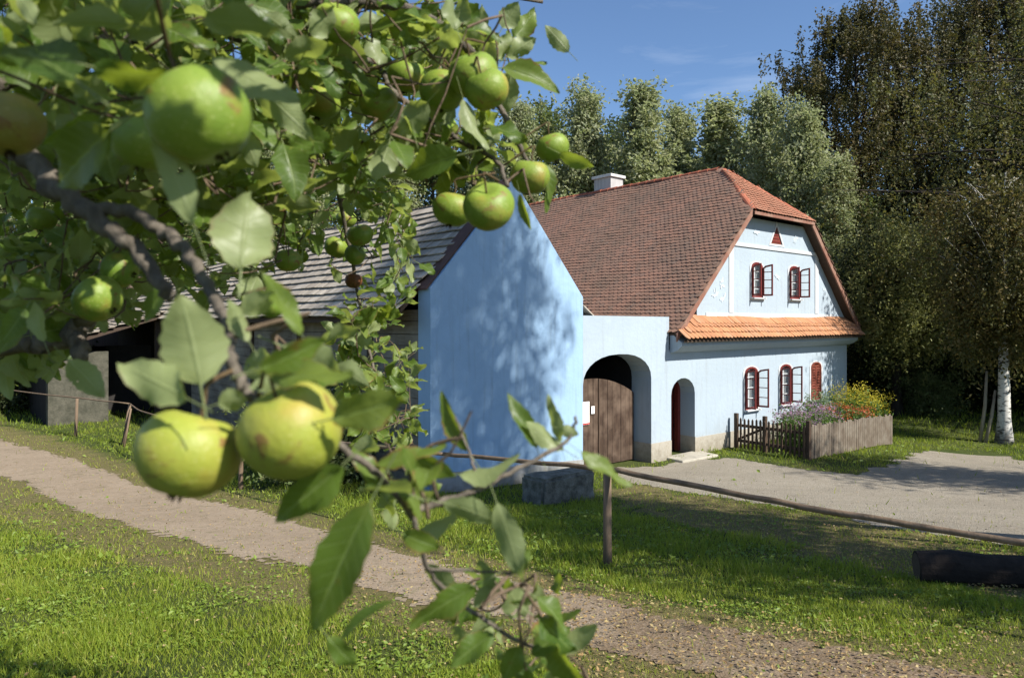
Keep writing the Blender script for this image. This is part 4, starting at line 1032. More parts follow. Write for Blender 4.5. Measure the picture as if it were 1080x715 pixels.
# fallen leaves
M_lit = m_leaf('fallen_leaf', [(.22, .14, .06), (.34, .23, .09), (.14, .085, .04), (.38, .30, .14), (.26, .22, .08)], None, (.4, .3, .1), .15, .7)
x, y = scatter(90000, 2.9, 17, 1.3); dn = .05 + .5 * np.clip(dryness(x, y), 0, 1) ** 1.5 * np.where(x > .2, 1, .35) + .16 * on_path(x, y); dn = dn * (1 - .93 * on_yard(x, y)) * np.where(x < -1.5, .35, 1)
k = rng.random(len(x)) < dn; x, y = x[k], y[k]; m = len(x); ax = rvec(m); ax[:, 2] *= .25
tag(instances('fallen_leaves', LQ_V, LQ_F, np.stack([x, y, terr(x, y) + .022 + .02 * rng.random(m)], -1), frames(ax, rvec(m, 2.5)), rng.uniform(.014, .036, m), M_lit, None, {'rnd': rng.random(m)}, smooth=False), kind='stuff')
# loose stones on the path and the yard
PV = [(0, 0, 1), (1, 0, 0), (.3, .95, 0), (-.8, .6, 0), (-.8, -.6, 0), (.3, -.95, 0), (0, 0, -.6)]
PFc = [(0, i, i % 5 + 1) for i in range(1, 6)] + [(6, i % 5 + 1, i) for i in range(1, 6)]
x, y = scatter(26000, 3.0, 16, 1.1); k = (on_path(x, y) & (rng.random(len(x)) < .12)) | (on_yard(x, y) & (rng.random(len(x)) < .6)); x, y = x[k], y[k]; m = len(x)
sz = rng.uniform(.003, .008, m) * (1 + .9 * (rng.random(m) < .06)); ax = rvec(m); ax[:, 2] *= .2
tag(instances('loose_gravel', PV, PFc, np.stack([x, y, terr(x, y) + .012], -1), frames(ax, rvec(m, 3)), np.stack([sz * rng.uniform(.8, 1.5, m), sz, sz * .7], -1), m_tile('pebble', [(.20, .17, .135), (.30, .265, .215), (.36, .33, .28), (.15, .13, .10)], (.12, .10, .08), .3), None, {'rnd': rng.random(m)}, smooth=False), kind='stuff')
# ================================================================== the apple tree in the foreground
A_leaf = m_leaf('apple_leaf', [(.030, .066, .010), (.050, .098, .013), (.082, .138, .018), (.135, .19, .030), (.21, .245, .065)], (.33, .375, .19), (.46, .56, .035), .44, .43, True, .36)
A_bark = m_bark('apple_bark', (.17, .145, .115), (.075, .063, .05), 55, .5, .45)
A_twig = m_bark('apple_twig', (.17, .12, .08), (.10, .075, .05), 60, .4, .4)
def leaf_template(fold=.35, curl=.25, wave=.05, twist=0.0, nr=13, nc=5, asp=.62):
    v = []; lx = []; ly = []
    for r in range(nr):
        f = r / (nr - 1)
        w = .5 * asp * (math.sin(PI * f ** .86) ** .78) * (1 - .12 * f) + (.004 if r in (0, nr - 1) else 0)
        for c in range(nc):
            u = 2 * c / (nc - 1) - 1
            ser = 1 + (.06 * (1 if r % 2 else -1) if abs(u) > .9 else 0)
            x = u * w * ser; z = abs(x) * fold * (1 - .25 * abs(u)) - curl * f * f * .5 + wave * math.sin(f * 10 + u * 2.5) * abs(u) ** 1.5 * .8 + .012 * math.sin(f * 30) * (1 - abs(u))
            a = twist * (f - .3); x, z = x * math.cos(a) - z * math.sin(a), x * math.sin(a) + z * math.cos(a)
            v.append((x, f, z)); lx.append(u); ly.append(f)
    f_ = [(r * nc + c, r * nc + c + 1, (r + 1) * nc + c + 1, (r + 1) * nc + c) for r in range(nr - 1) for c in range(nc - 1)]
    n = len(v)                                    # petiole
    for y, h in ((-.38, .012), (0.02, .014)):
        for a in (0, 2 * PI / 3, 4 * PI / 3): v.append((math.cos(a) * h, y, math.sin(a) * h - .01 + (-.05 if y < -.1 else 0))); lx.append(0); ly.append(0)
    f_ += [(n + i, n + (i + 1) % 3, n + 3 + (i + 1) % 3, n + 3 + i) for i in range(3)]
    return v, f_, lx, ly
LT = [leaf_template(.35, .25, .05), leaf_template(.55, .55, .08, .5), leaf_template(.20, .05, .10, -.5), leaf_template(.75, .8, .05, .2), leaf_template(.3, -.25, .12, .9), leaf_template(.15, .4, .16, -.9)]
TB = (-1.75, 1.15)
atree = thing('apple_tree', 'apple tree in the foreground with overhanging fruiting branches', 'tree', (TB[0], TB[1], float(terr(*TB))))
ABASE = Vector(atree.location)
NODES = []
def R3(px, py, Z): return ray(px, py, Z)
def branch(pts, r0, r1, name='branch', mat=None, k=7, n=9):
    P = [p if isinstance(p, Vector) else R3(*p) for p in pts]
    l = smooth_line(P, k)
    l = [p + Vector((random.gauss(0, 1), random.gauss(0, 1), random.gauss(0, 1))) * min(.004, r1 * .5) for p in l]
    rad = [r0 + (r1 - r0) * (i / (len(l) - 1)) ** .8 for i in range(len(l))]
    rad = [r * (1 + .14 * (random.random() < .15)) for r in rad]
    mb = MB().tube([p - ABASE for p in l], rad, n, True, .05)
    o = mb.build(name, mat or A_bark, atree, smooth=True, recalc=False)
    NODES.extend(l); return o
fork = Vector((-1.72, 1.12, 2.75)); fork2 = Vector((-1.80, 1.18, 3.15))
mb = MB(); l = smooth_line([Vector((TB[0], TB[1], ABASE.z - .15)), Vector((-1.78, 1.15, 2.2)), fork, fork2, Vector((-1.7, 1.3, 3.9)), Vector((-1.4, 1.5, 4.6))], 5)
mb.tube([p - ABASE for p in l], list(np.linspace(.13, .035, len(l))), 12, True, .08); mb.build('trunk', A_bark, atree, smooth=True, recalc=False); NODES.extend(l[8:])
branch([fork2, (-260, 60, .95), (-40, 118, .80), (22, 160, .75), (66, 202, .72), (105, 235, .70), (148, 272, .69), (181, 314, .68)], .0165, .0065)
branch([(98, 222, .71), (130, 223, .70), (165, 240, .68), (197, 268, .65), (223, 305, .60), (240, 350, .55), (249, 393, .52), (268, 420, .51)], .0075, .0036)
branch([fork, (-280, 330, 1.3), (0, 357, 1.18), (48, 362, 1.15), (84, 344, 1.12), (96, 322, 1.10)], .028, .013)
branch([(78, 350, 1.12), (84, 362, 1.11), (85, 376, 1.11)], .014, .010)
branch([(-60, 112, .82), (60, 62, .95), (200, 22, 1.12), (330, 2, 1.22), (430, 10, 1.22), (482, 42, 1.17), (503, 66, 1.15), (530, 118, 1.15), (551, 160, 1.15), (558, 178, 1.16)], .016, .0026)
branch([(200, 22, 1.12), (300, 55, 1.35), (392, 66, 1.45), (418, 100, 1.35), (455, 128, 1.3), (492, 152, 1.2), (524, 170, 1.12), (535, 196, 1.05)], .010, .0028)
branch([(300, 55, 1.35), (338, 140, 1.9), (362, 225, 2.25), (380, 320, 2.3), (398, 420, 2.3)], .010, .004)
branch([(268, 420, .51), (318, 436, .53), (356, 470, .56), (394, 496, .59), (430, 540, .63), (452, 600, .66), (482, 632, .69), (540, 672, .70), (592, 694, .71)], .0038, .0018)
branch([(430, 541, .63), (470, 528, .64), (503, 516, .65), (562, 486, .68), (600, 462, .70), (608, 440, .70)], .0036, .0014)
branch([(503, 516, .65), (500, 492, .66), (492, 470, .67), (480, 440, .68)], .0018, .0010)
branch([(452, 600, .66), (500, 602, .67), (548, 604, .66)], .0016, .0009)
branch([fork2, (-300, -260, 1.2), (40, -140, 1.15), (260, -110, 1.2), (420, -90, 1.3)], .026, .006)
branch([l[-6], Vector((-.9, 1.9, 4.5)), Vector((.1, 2.3, 4.55))], .02, .005)
branch([fork, Vector((-1.9, 1.9, 3.2)), Vector((-1.7, 2.4, 3.5)), (60, 235, 2.3), (150, 200, 2.4), (280, 180, 2.5)], .026, .006)
NB = len(NODES)
# ---- leaves placed one by one: base px, tip px, width px, depth, roll (deg), underside to the viewer, template, depth change to the tip, tone
HL = [(254, 284, 262, 204, 70, .57, 8, 1, 2, .02, .8), (212, 406, 193, 312, 70, .48, -10, 1, 0, .0, .95), (198, 420, 126, 384, 46, .45, -12, 1, 2, .02, .9),
      (274, 389, 347, 360, 38, .45, 35, 0, 0, .02, .6), (283, 395, 374, 402, 34, .47, -30, 0, 4, -.02, .8), (350, 442, 430, 420, 48, .45, 20, 0, 2, .0, .85),
      (318, 352, 280, 290, 24, .50, 30, 0, 4, .03, .7), (205, 238, 161, 126, 34, .50, -20, 1, 2, .0, .7), (72, 380, 110, 418, 30, .80, 10, 1, 0, .03, .5),
      (46, 360, 33, 320, 20, .85, 40, 1, 1, .0, .5), (116, 138, 50, 196, 64, .50, 30, 0, 0, .05, .1), (136, 26, 64, 14, 28, .60, -35, 1, 3, .0, .8),
      (80, 84, 4, 36, 74, .45, 40, 0, 0, .05, .05), (98, 72, 188, 88, 48, .45, 50, 0, 2, .05, .1), (214, 22, 302, 28, 44, .50, 40, 1, 2, .0, .6),
      (224, 60, 316, 114, 46, .64, -40, 1, 0, .0, .6), (262, 84, 330, 146, 34, .80, 25, 1, 4, .0, .6), (300, 62, 346, 42, 28, .90, 30, 1, 1, .0, .5),
      (530, 72, 593, 86, 28, 1.1, -35, 0, 3, .0, .7), (575, 170, 583, 223, 19, 1.15, -40, 0, 1, .0, .6), (590, 162, 626, 178, 18, 1.12, 30, 0, 0, .0, .8),
      (548, 205, 557, 243, 10, 1.05, 30, 0, 3, .0, .7), (482, 164, 422, 182, 40, .90, 30, 0, 0, .05, .2), (451, 108, 417, 144, 32, 1.0, 10, 1, 2, .02, .6),
      (488, 104, 508, 162, 22, 1.0, -40, 1, 1, .0, .7), (456, 14, 380, 27, 16, 1.1, 35, 0, 3, .0, .6), (530, 30, 546, 4, 24, 1.25, 0, 1, 0, .0, .4),
      (525, 62, 540, 34, 20, 1.2, 35, 1, 4, .0, .7), (478, 28, 495, -4, 24, 1.2, -30, 1, 1, .0, .6), (600, 55, 575, 28, 18, 1.2, 10, 1, 0, .0, .6), (535, 60, 566, 40, 22, 1.2, 25, 1, 4, .0, .8),
      (494, 476, 458, 417, 22, .70, -30, 0, 3, .0, .6), (484, 500, 549, 496, 30, .65, -50, 1, 3, .0, .8), (566, 472, 537, 414, 20, .70, 30, 0, 1, .0, .4),
      (594, 474, 552, 446, 22, .70, 35, 1, 1, .0, .8), (592, 468, 578, 416, 16, .70, -40, 1, 2, .0, .8), (590, 452, 610, 458, 14, .70, 0, 1, 0, .0, .8),
      (612, 476, 664, 516, 20, .60, -35, 0, 4, .0, .8), (468, 530, 525, 547, 30, .60, 35, 1, 0, .02, .3), (524, 530, 552, 613, 30, .60, 15, 1, 2, .0, .3),
      (390, 530, 322, 670, 58, .50, 20, 0, 0, .0, .45), (362, 490, 290, 550, 46, .50, -25, 0, 2, .0, .5), (424, 562, 464, 580, 26, .62, 20, 0, 0, .0, .6),
      (482, 545, 438, 568, 28, .66, 50, 1, 0, .05, .1), (502, 618, 430, 656, 32, .62, -20, 0, 4, .0, .5), (452, 595, 478, 628, 28, .68, 40, 1, 0, .03, .1),
      (414, 634, 346, 672, 16, .60, 50, 0, 3, .0, .3), (346, 672, 376, 704, 24, .60, 20, 0, 2, .0, .5), (506, 590, 520, 624, 20, .67, 40, 1, 0, .02, .1),
      (478, 660, 494, 682, 18, .68, 40, 1, 0, .02, .1), (396, 490, 472, 474, 22, .60, -25, 0, 4, .0, .7), (404, 520, 370, 468, 26, .60, 30, 0, 2, .0, .6),
      (418, 506, 450, 545, 22, .62, -30, 0, 1, .0, .7), (434, 480, 480, 505, 26, .64, 30, 0, 0, .0, .6), (330, 440, 300, 372, 26, .52, 35, 1, 4, .0, .8),
      (262, 360, 240, 318, 22, .55, 30, 1, 1, .0, .8), (256, 332, 290, 306, 28, .52, 10, 1, 0, .0, .95), (298, 398, 264, 410, 20, .5, 20, 1, 0, .0, .5),
      (230, 426, 262, 418, 26, .5, 10, 1, 0, .0, .4), (176, 300, 150, 340, 22, .7, 30, 0, 0, .0, .4), (30, 20, 2, 28, 20, .7, 0, 1, 0, .0, .6), (20, -5, 40, 28, 18, .6, 10, 1, 2, 0, .7),
      (40, 62, 68, 84, 24, .8, 10, 1, 4, .0, .7), (150, -6, 184, 30, 24, .8, 35, 1, 0, .0, .6), (250, 10, 230, -30, 40, .6, 30, 0, 0, .0, .2), (330, 40, 352, 6, 30, .9, 20, 1, 2, .0, .5),
      (560, 690, 600, 660, 26, .70, -20, 0, 0, .0, .5), (520, 668, 476, 700, 28, .68, 20, 0, 4, .0, .5), (548, 680, 530, 720, 26, .69, -20, 0, 2, .0, .5), (590, 690, 632, 656, 22, .71, 10, 1, 3, .0, .95),
      (500, 640, 528, 612, 20, .68, 30, 1, 0, .0, .3), (540, 604, 560, 580, 18, .66, 20, 0, 0, .0, .6)]
for i, (bx_, by_, tx_, ty_, wpx, Z, roll, fl, tmpl, dz, tone) in enumerate(HL):
    b = R3(bx_, by_, Z); t_ = R3(tx_, ty_, Z + dz); ax = (t_ - b); ln = ax.length; ax.normalize()
    n_ = (-(b + t_) / 2 + Vector((0, 0, CAMZ))).normalized()
    n_ = Matrix.Rotation(math.radians(roll), 3, ax) @ n_
    if fl: n_ = -n_
    v, f, lx, ly = LT[tmpl]
    sx = wpx / FPX * Z / .60
    o = instances('leaf', v, f, np.array([list(b - ABASE)]), frames(np.array([list(ax)]), np.array([list(n_)])), np.array([[sx, ln, max(sx, ln * .5)]]), A_leaf, atree, {'rnd': [tone]}, {'lx': lx, 'ly': ly})
APD = [(210, 124, 108, .50), (200, 478, 108, .49), (307, 455, 110, .48), (103, 315, 47, 1.02), (126, 284, 38, 1.08), (45, 231, 27, 1.5), (499, 80, 50, 1.05), (514, 95, 44, 1.02), (466, 97, 45, 1.10), (429, 81, 38, 1.25), (399, 109, 38, 1.30), (339, 109, 38, 1.25), (355, 25, 46, 1.05), (516, 219, 52, .98), (477, 221, 40, 1.08), (559, 187, 40, 1.10), (583, 156, 33, 1.16), (365, 231, 20, 2.4), (380, 248, 26, 2.2), (355, 261, 25, 2.3), (374, 269, 21, 2.25), (373, 296, 17, 2.3), (304, 275, 26, 1.9), (152, 152, 66, .6), (4, 132, 78, .58)]
def hides_apple(p):
    if p.y < .05: return False
    px = CX + p.x / p.y * FPX; py = HY - (p.z - CAMZ) / p.y * FPX
    return any(p.y < Z + .04 and math.hypot(px - x, py - y) < d * .5 + 17 * 1.0 / max(p.y, .6) for x, y, d, Z in APD)
# ---- filler twigs with leaves
def inpoly(poly, x, y): return bool(pip(poly, np.array([x]), np.array([y]))[0])
REG = [  # polygon in photo px, depth range, number of twigs, leaves per twig, tone mean
    ([(0, -10), (330, -10), (330, 60), (300, 150), (200, 190), (60, 150), (0, 140)], .75, 1.9, 90, 8, .35),
    ([(0, 130), (120, 180), (260, 170), (330, 200), (300, 232), (140, 232), (60, 215), (0, 215)], .9, 2.4, 76, 8, .4),
    ([(290, -10), (500, -10), (520, 60), (470, 120), (440, 175), (400, 200), (320, 215), (290, 160)], .95, 2.1, 88, 8, .4),
    ([(470, 100), (520, 120), (560, 160), (560, 185), (520, 200), (460, 190), (440, 150)], 1.0, 1.6, 10, 7, .5),
    ([(0, 215), (150, 225), (165, 300), (140, 340), (100, 330), (60, 385), (0, 400)], 1.0, 2.5, 60, 8, .4),
    ([(150, 215), (330, 200), (345, 260), (290, 280), (250, 262), (190, 250)], 1.7, 2.8, 24, 8, .45),
    ([(335, 190), (420, 190), (460, 285), (455, 330), (440, 400), (440, 478), (380, 470), (350, 410), (345, 300)], 2.0, 2.7, 42, 9, .55),
    ([(380, 460), (440, 470), (470, 520), (470, 560), (420, 560), (390, 500)], .58, .8, 5, 6, .5),
    ([(470, 600), (560, 600), (600, 640), (630, 660), (615, 740), (480, 760), (480, 690), (440, 640)], .62, .85, 8, 6, .5),
    ([(500, 20), (560, 30), (575, 60), (560, 100), (530, 110), (500, 60)], 1.1, 1.3, 4, 5, .6),
    ([(260, 330), (345, 340), (380, 400), (350, 430), (290, 400), (255, 380)], .5, .7, 2, 4, .6),
    ([(150, 255), (300, 250), (300, 300), (170, 310)], 1.8, 2.6, 9, 7, .5),
    ([(95, 240), (240, 245), (330, 250), (335, 290), (230, 320), (105, 345)], 1.2, 2.2, 13, 7, .5)]
SHADE_BOX = [(Vector((random.uniform(-.24, .03), random.uniform(.31, .43), CAMZ + random.uniform(.38, .50))), 8, .4, None) for _ in range(17)]  # unseen clusters above the view, added to shade the upper left apple and leaves
OUTR = [([(-520, -420), (0, -420), (0, 420), (-520, 420)], .8, 2.6, 90, 8, .4), ([(-200, -560), (330, -560), (330, -8), (-200, -8)], .7, 2.2, 165, 9, .4), ([(330, -200), (470, -200), (440, -8), (330, -8)], 1.1, 2.2, 22, 8, .45)]
LITP = [R3(200, 478, .46), R3(307, 455, .46), R3(212, 360, .48), R3(258, 245, .56)]
LP = [[] for _ in LT]; LA = [[] for _ in LT]; LN = [[] for _ in LT]; LS = [[] for _ in LT]; LR = [[] for _ in LT]
tw = MB(); nodes_np = [np.array(list(p)) for p in NODES]
seeds = []
for ri, (poly, z0, z1, n, nl, tone) in enumerate(REG + OUTR):
    xs = [p[0] for p in poly]; ys = [p[1] for p in poly]; k = 0
    while k < n:
        x, y = random.uniform(min(xs), max(xs)), random.uniform(min(ys), max(ys))
        if not inpoly(poly, x, y): continue
        seeds.append((R3(x, y, random.uniform(z0, z1)), nl, tone, poly if ri < len(REG) else None)); k += 1
seeds += SHADE_BOX
arr = np.array(nodes_np)
todo = list(range(len(seeds))); sp = np.array([list(s[0]) for s in seeds])
d = np.min(np.linalg.norm(sp[:, None] - arr[None], axis=2), axis=1); near = np.argmin(np.linalg.norm(sp[:, None] - arr[None], axis=2), axis=1)
allnodes = list(nodes_np)
while todo:
    j = min(todo, key=lambda q: d[q]); todo.remove(j)
    c, nl, tone, poly = seeds[j]; src = Vector(allnodes[near[j]])
    gap = (c - src).length
    dirn = (c - src).normalized() + Vector((random.gauss(0, .5), random.gauss(0, .5), random.gauss(-.1, .5))); dirn.normalize()
    L_ = random.uniform(.10, .24)
    if poly is not None:
        for tr_ in range(14):
            e_ = c + dirn * L_
            if inpoly(poly, CX + e_.x / e_.y * FPX, HY - (e_.z - CAMZ) / e_.y * FPX): break
            dirn = (dirn + Vector((random.gauss(0, .8), random.gauss(0, .8), random.gauss(0, .8)))).normalized(); L_ *= .92
    if gap > .35: src = c - (c - src).normalized() * .30; gap = .3
    end = c + dirn * L_
    mids = [src, src.lerp(c, .5) + Vector((random.gauss(0, .02), random.gauss(0, .02), random.gauss(0, .02))), c, c + dirn * L_ * .5 + Vector((0, 0, -.01)), end]
    pl = smooth_line(mids, 2); tw.tube([p - ABASE for p in pl], list(np.linspace(.0026 if gap > .15 else .0022, .0010, len(pl))), 5, False)
    newn = [np.array(list(c)), np.array(list(end))]
    for nn in newn:
        allnodes.append(nn)
        if todo:
            dd = np.linalg.norm(sp - nn[None], axis=1); upd = dd < d
            near[upd] = len(allnodes) - 1; d = np.minimum(d, dd)
    for i in range(nl):
        f = i / (nl - 1); p = c.lerp(end, f) if f > .25 else src.lerp(c, .7 + f * 1.2)
        side = dirn.cross(Vector((random.gauss(0, 1), random.gauss(0, 1), random.gauss(0, 1)))).normalized()
        ax = (dirn * (.5 + .6 * f) + side * .8 + Vector((0, 0, -.15))).normalized()
        tip = p + ax * .05
        if any((tip - a0 - SUN * max(0.0, (tip - a0).dot(SUN))).length < .075 and (tip - a0).dot(SUN) > .05 for a0 in LITP): continue
        if poly is None and tip.y < .8 and tip.y > .01 and -30 < CX + tip.x / tip.y * FPX < 1110 and -40 < HY - (tip.z - CAMZ) / tip.y * FPX < 730: continue
        if poly is not None:
            Y = tip.y; px = CX + tip.x / Y * FPX; py = HY - (tip.z - CAMZ) / Y * FPX
            if not inpoly(poly, px, py) and random.random() < .93: continue
        if hides_apple(p + ax * .03): continue
        s = random.uniform(.045, .080) * (.72 if c.y < .9 and c.z < CAMZ - .1 else 1); q = random.randrange(len(LT))
        LP[q].append(list(p + ax * .02 - ABASE)); LA[q].append(list(ax)); nv = Vector((random.gauss(0, .6), random.gauss(0, .6) - .15, random.gauss(.75, .45))); LN[q].append(list(nv)); LS[q].append(s); LR[q].append(min(1, max(0, random.gauss(tone, .22))))
tag(tw.build('twigs', A_twig, atree, smooth=True, recalc=False), kind='stuff')
Vs = []; lo = []; stt = []; at_ = {'rnd': [], 'lx': [], 'ly': []}; nv_ = 0; nl_ = 0
for q, (v, f, lx, ly) in enumerate(LT):
    o = instances('tmp', v, f, np.array(LP[q]), frames(np.array(LA[q]), np.array(LN[q])), np.array(LS[q]), A_leaf, None, {'rnd': LR[q]}, {'lx': lx, 'ly': ly})
    me = o.data; n = len(me.vertices); c = np.empty(n * 3, np.float32); me.vertices.foreach_get('co', c); Vs.append(c.reshape(-1, 3))
    li = np.empty(len(me.loops), np.int32); me.loops.foreach_get('vertex_index', li); ps = np.empty(len(me.polygons), np.int32); me.polygons.foreach_get('loop_start', ps)
    for k in at_:
        a = np.empty(n, np.float32); me.attributes[k].data.foreach_get('value', a); at_[k].append(a)
    lo.append(li + nv_); stt.append(ps + nl_); nv_ += n; nl_ += len(li)
    bpy.data.objects.remove(o); bpy.data.meshes.remove(me)
fo = np_mesh('foliage', np.concatenate(Vs), np.concatenate(lo), np.concatenate(stt), A_leaf, atree, {k: np.concatenate(v) for k, v in at_.items()})

# ---- apples
def m_apple(name, c1, c2, c3, spots=.5):
    t = NT(name); c = t.coord(); oi = t.n('ShaderNodeObjectInfo').outputs['Random']
    vv = t.n('ShaderNodeVectorMath', operation='ADD'); t.l(c, vv.inputs[0])
    cb = t.n('ShaderNodeCombineXYZ'); t.l(t.math('MULTIPLY', oi, 7.0), cb.inputs[0]); t.l(t.math('MULTIPLY', oi, 3.0), cb.inputs[1]); t.l(cb.outputs[0], vv.inputs[1]); c2_ = vv.outputs[0]
    n = t.noise(c2_, 16, 4, .55); n2 = t.noise(c2_, 44, 5, .6, .8); n3 = t.noise(c2_, 260, 3, .6)
    v = t.n('ShaderNodeTexVoronoi'); t.l(c2_, v.inputs['Vector']); v.inputs['Scale'].default_value = 210
    a = t.mix(t.ramp(n, [(.35, 0.0), (.65, 1.0)]), c1, c2)
    sz = t.n('ShaderNodeSeparateXYZ'); t.l(c, sz.inputs[0])
    a = t.mix(t.ramp(t.math('MULTIPLY', sz.outputs[2], 28.0), [(.25, 0.0), (.95, .55)]), a, c3)
    a = t.mix(t.math('MULTIPLY', t.ramp(v.outputs['Distance'], [(.12, 1.0), (.24, 0.0)]), .42), a, (.42, .40, .17))
    stk = t.noise(t.mapping(c2_, (1, 1, .22)), 95, 4, .6)
    a = t.mix(t.math('MULTIPLY', t.ramp(stk, [(.48, 0.0), (.70, 1.0)]), .45), a, c3)
    big_ = t.noise(c2_, 24, 3, .5)
    a = t.mix(t.math('MULTIPLY', t.ramp(big_, [(.53, 0.0), (.70, 1.0)]), .5), a, (.36, .23, .055))
    rus = t.ramp(t.math('ADD', t.math('MULTIPLY', sz.outputs[2], 30.0), t.math('MULTIPLY', n2, .9)), [(1.02, 0.0), (1.30, .75)])
    a = t.mix(rus, a, (.20, .13, .045))
    a = t.mix(t.ramp(n2, [(.60, 0.0), (.645, spots), (.72, .95)]), a, (.17, .085, .030))
    a = t.mix(t.math('MULTIPLY', t.ramp(n3, [(.62, 0.0), (.75, .35)]), t.ramp(n, [(.5, 0.0), (.7, 1.0)])), a, (.22, .14, .05))
    p = t.n('ShaderNodeBsdfPrincipled'); t.l(a, p.inputs['Base Color']); p.inputs['Roughness'].default_value = .48; p.inputs['Specular IOR Level'].default_value = .32
    p.inputs['Subsurface Weight'].default_value = .12; p.inputs['Subsurface Radius'].default_value = (.01, .008, .003); p.inputs['Subsurface Scale'].default_value = .4
    t.l(t.bump(t.math('ADD', t.math('ADD', n2, big_), t.math('MULTIPLY', n3, .35)), .22, .006), p.inputs['Normal'])
    return t.end(p.outputs[0])
AP_Y = m_apple('yellow_green_apple_skin', (.235, .275, .032), (.32, .30, .05), (.25, .30, .05), .7)
AP_G = m_apple('green_apple_skin', (.125, .20, .022), (.19, .25, .032), (.20, .26, .045), .55)
AP_R = m_apple('rotten_apple_skin', (.16, .045, .02), (.10, .05, .025), (.22, .08, .03), .9)
AP_B = m_apple('olive_brown_apple_skin', (.20, .19, .035), (.24, .15, .04), (.2, .2, .04), .8)
AP_STEM = m_flat('apple_stalk', (.09, .06, .03), .8, .2, .3, 200)
AP_CAL = m_flat('apple_calyx', (.045, .03, .018), .9, .1, .3, 200)
def apple_mesh(seed):
    r_ = random.Random(seed); K = 28; M = 18; v = []; f = []
    ph = [r_.uniform(0, 6.28) for _ in range(4)]; am = [r_.uniform(.005, .03) for _ in range(4)]; tall = r_.uniform(.84, .96)
    for i in range(M + 1):
        a = PI * i / M                             # 0 bottom .. pi top
        r = math.sin(a) * (1 + .10 * math.cos(a) * -1 * .6); z = -math.cos(a) * tall
        dt = math.exp(-((PI - a) / .34) ** 2) * .26; db = math.exp(-(a / .30) ** 2) * .17
        z += db - dt
        for k in range(K):
            b = 2 * PI * k / K
            g = 1 + sum(am[q] * math.cos((q + 1) * b + ph[q]) for q in range(3)) + .022 * math.cos(5 * b + ph[3]) * math.exp(-(a / 1.0) ** 2)
            v.append((r * g * math.cos(b), r * g * math.sin(b), z * (1 + .05 * math.cos(b + ph[0]) * math.sin(a))))
    f = [(i * K + k, i * K + (k + 1) % K, (i + 1) * K + (k + 1) % K, (i + 1) * K + k) for i in range(M) for k in range(K)]
    return v, f
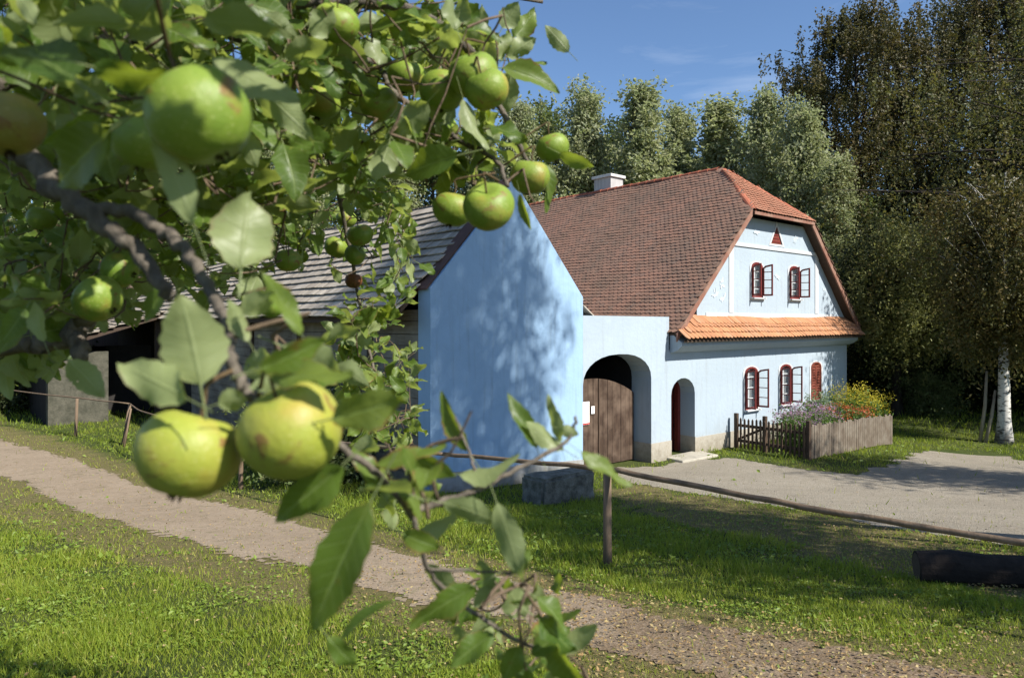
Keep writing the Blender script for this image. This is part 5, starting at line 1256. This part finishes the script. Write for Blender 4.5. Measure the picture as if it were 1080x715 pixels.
AP = [  # px, py, diameter px, depth, material, tilt x, tilt y, label
    (200, 478, 108, .49, AP_Y, -.2, .25, 'large yellow-green apple at lower left, leftmost of the near pair'),
    (307, 455, 110, .48, AP_Y, .25, -.35, 'large yellow-green apple right of its near twin, brown spot on top'),
    (210, 124, 108, .50, AP_G, .15, -.5, 'large shaded green apple with brown scar at upper left'),
    (152, 152, 66, .60, AP_G, 0, .2, 'dark green apple half hidden behind the large shaded apple'),
    (4, 132, 78, .58, AP_B, 0, -.2, 'olive-brown apple cut off by the left edge of the picture'),
    (103, 315, 47, 1.02, AP_G, .1, -.9, 'bright green apple hanging by the forked bare bough, lower of two'),
    (126, 284, 38, 1.08, AP_G, -.1, -1.2, 'tilted green apple above and right of the lower one by the bough'),
    (45, 231, 27, 1.5, AP_G, .1, .2, 'small bright yellow-green apple near the left edge under the thick bough'),
    (499, 80, 50, 1.05, AP_G, .5, -.2, 'green apple with brown scabs, topmost of the pair on the outer twig'),
    (514, 95, 44, 1.02, AP_G, .4, -.4, 'russet-spotted green apple overlapping the lower right of the scabbed one'),
    (466, 97, 45, 1.10, AP_G, 0, .1, 'smooth green apple touching the left side of the scabbed pair'),
    (429, 81, 38, 1.25, AP_G, .3, .2, 'green apple, third from the right in the upper row'),
    (399, 109, 38, 1.30, AP_G, .9, .1, 'green apple showing its brown calyx at the left end of the upper row'),
    (339, 109, 38, 1.25, AP_G, .1, .3, 'shaded green apple left of the upper row with sunlit right cheek'),
    (355, 25, 46, 1.05, AP_G, .6, .2, 'dark green apple with calyx facing out near the top edge'),
    (516, 219, 52, .98, AP_G, .7, -.15, 'round green apple with open calyx in front of the blue gable peak'),
    (477, 221, 40, 1.08, AP_G, 0, .2, 'plain green apple left of the one before the gable peak'),
    (559, 187, 40, 1.10, AP_G, .2, .1, 'green apple with leaf shadow above the gable peak'),
    (583, 156, 33, 1.16, AP_G, .1, -.3, 'pale sunlit green apple at the outermost twig tip, farthest right'),
    (462, 137, 38, 1.35, AP_G, 0, .1, 'green apple half hidden by leaves below the smooth one'),
    (365, 231, 20, 2.4, AP_G, .1, .2, 'topmost of four little green apples clustered in front of the board roof'),
    (380, 248, 26, 2.2, AP_G, .3, -.2, 'largest of four little green apples clustered in front of the board roof'),
    (355, 261, 25, 2.3, AP_G, 0, .4, 'leftmost of four little green apples clustered in front of the board roof'),
    (374, 269, 21, 2.25, AP_G, .4, .8, 'lowest of four little green apples clustered in front of the board roof'),
    (373, 296, 17, 2.3, AP_R, .1, .1, 'small brown rotten apple under the cluster of little green ones'),
    (304, 275, 26, 1.9, AP_G, .2, .1, 'dark little green apple alone before the left of the board roof'),
    (23, 382, 16, 1.9, AP_G, .1, .3, 'tiny green apple low at the left edge above the far rail'),
    (287, 322, 27, .62, AP_G, .3, .4, 'pale little apple tucked among leaves just above the big brown spotted apple'),
    (346, 190, 22, 2.1, AP_G, .2, .1, 'small dark apple in the leaves above the little cluster')]
node_arr = np.array(allnodes)
for i, (px, py, dpx, Z, mat, tx_, ty_, lab) in enumerate(AP):
    c = R3(px, py, Z); r = dpx / 2 / FPX * Z * (1.0 if dpx > 60 else 1.07)
    ap = thing('apple', lab, 'apple', c, 0, 'apples on the tree')
    rot = Matrix.Rotation(tx_, 3, 'X') @ Matrix.Rotation(ty_, 3, 'Y') @ Matrix.Rotation(i * 1.9, 3, 'Z')
    v, f = apple_mesh(i + 3)
    mb = MB().add([rot @ (Vector(p) * r) for p in v], f); fl = mb.build('flesh', mat, ap, smooth=True, recalc=True)
    top = rot @ Vector((0, 0, r * .62)); up = (rot @ Vector((0, 0, 1)) + Vector((0, 0, .6))).normalized()
    dn = np.linalg.norm(node_arr - np.array(list(c + up * r * 1.5))[None], axis=1); tgt = Vector(node_arr[int(np.argmin(dn))]) - c
    e = top + up * min(.028, r * .9); e2 = e + (tgt - e).normalized() * min(.06, max(.004, (tgt - e).length))
    MB().tube(smooth_line([top, top + (e - top) * .6, e, e2], 3), list(np.linspace(max(.0010, r * .035), max(.0012, r * .05), 10)), 6).build('stem', AP_STEM, ap, smooth=True)
    mb = MB()
    for k in range(5):
        a = 2 * PI * k / 5 + i; ca, sa = math.cos(a), math.sin(a); q = r * .13
        b0_ = Vector((ca * q * .5, sa * q * .5, -r * .70)); b1 = Vector((ca * q * 1.1 - sa * q * .4, sa * q * 1.1 + ca * q * .4, -r * .79)); b2 = Vector((ca * q * 1.1 + sa * q * .4, sa * q * 1.1 - ca * q * .4, -r * .79)); b3 = Vector((ca * q * .9, sa * q * .9, -r * .97))
        mb.add([rot @ b0_, rot @ b1, rot @ b3, rot @ b2, rot @ Vector((0, 0, -r * .66))], [(0, 1, 2), (0, 2, 3), (4, 1, 0), (4, 0, 3)])
    mb.build('calyx', AP_CAL, ap, recalc=False)
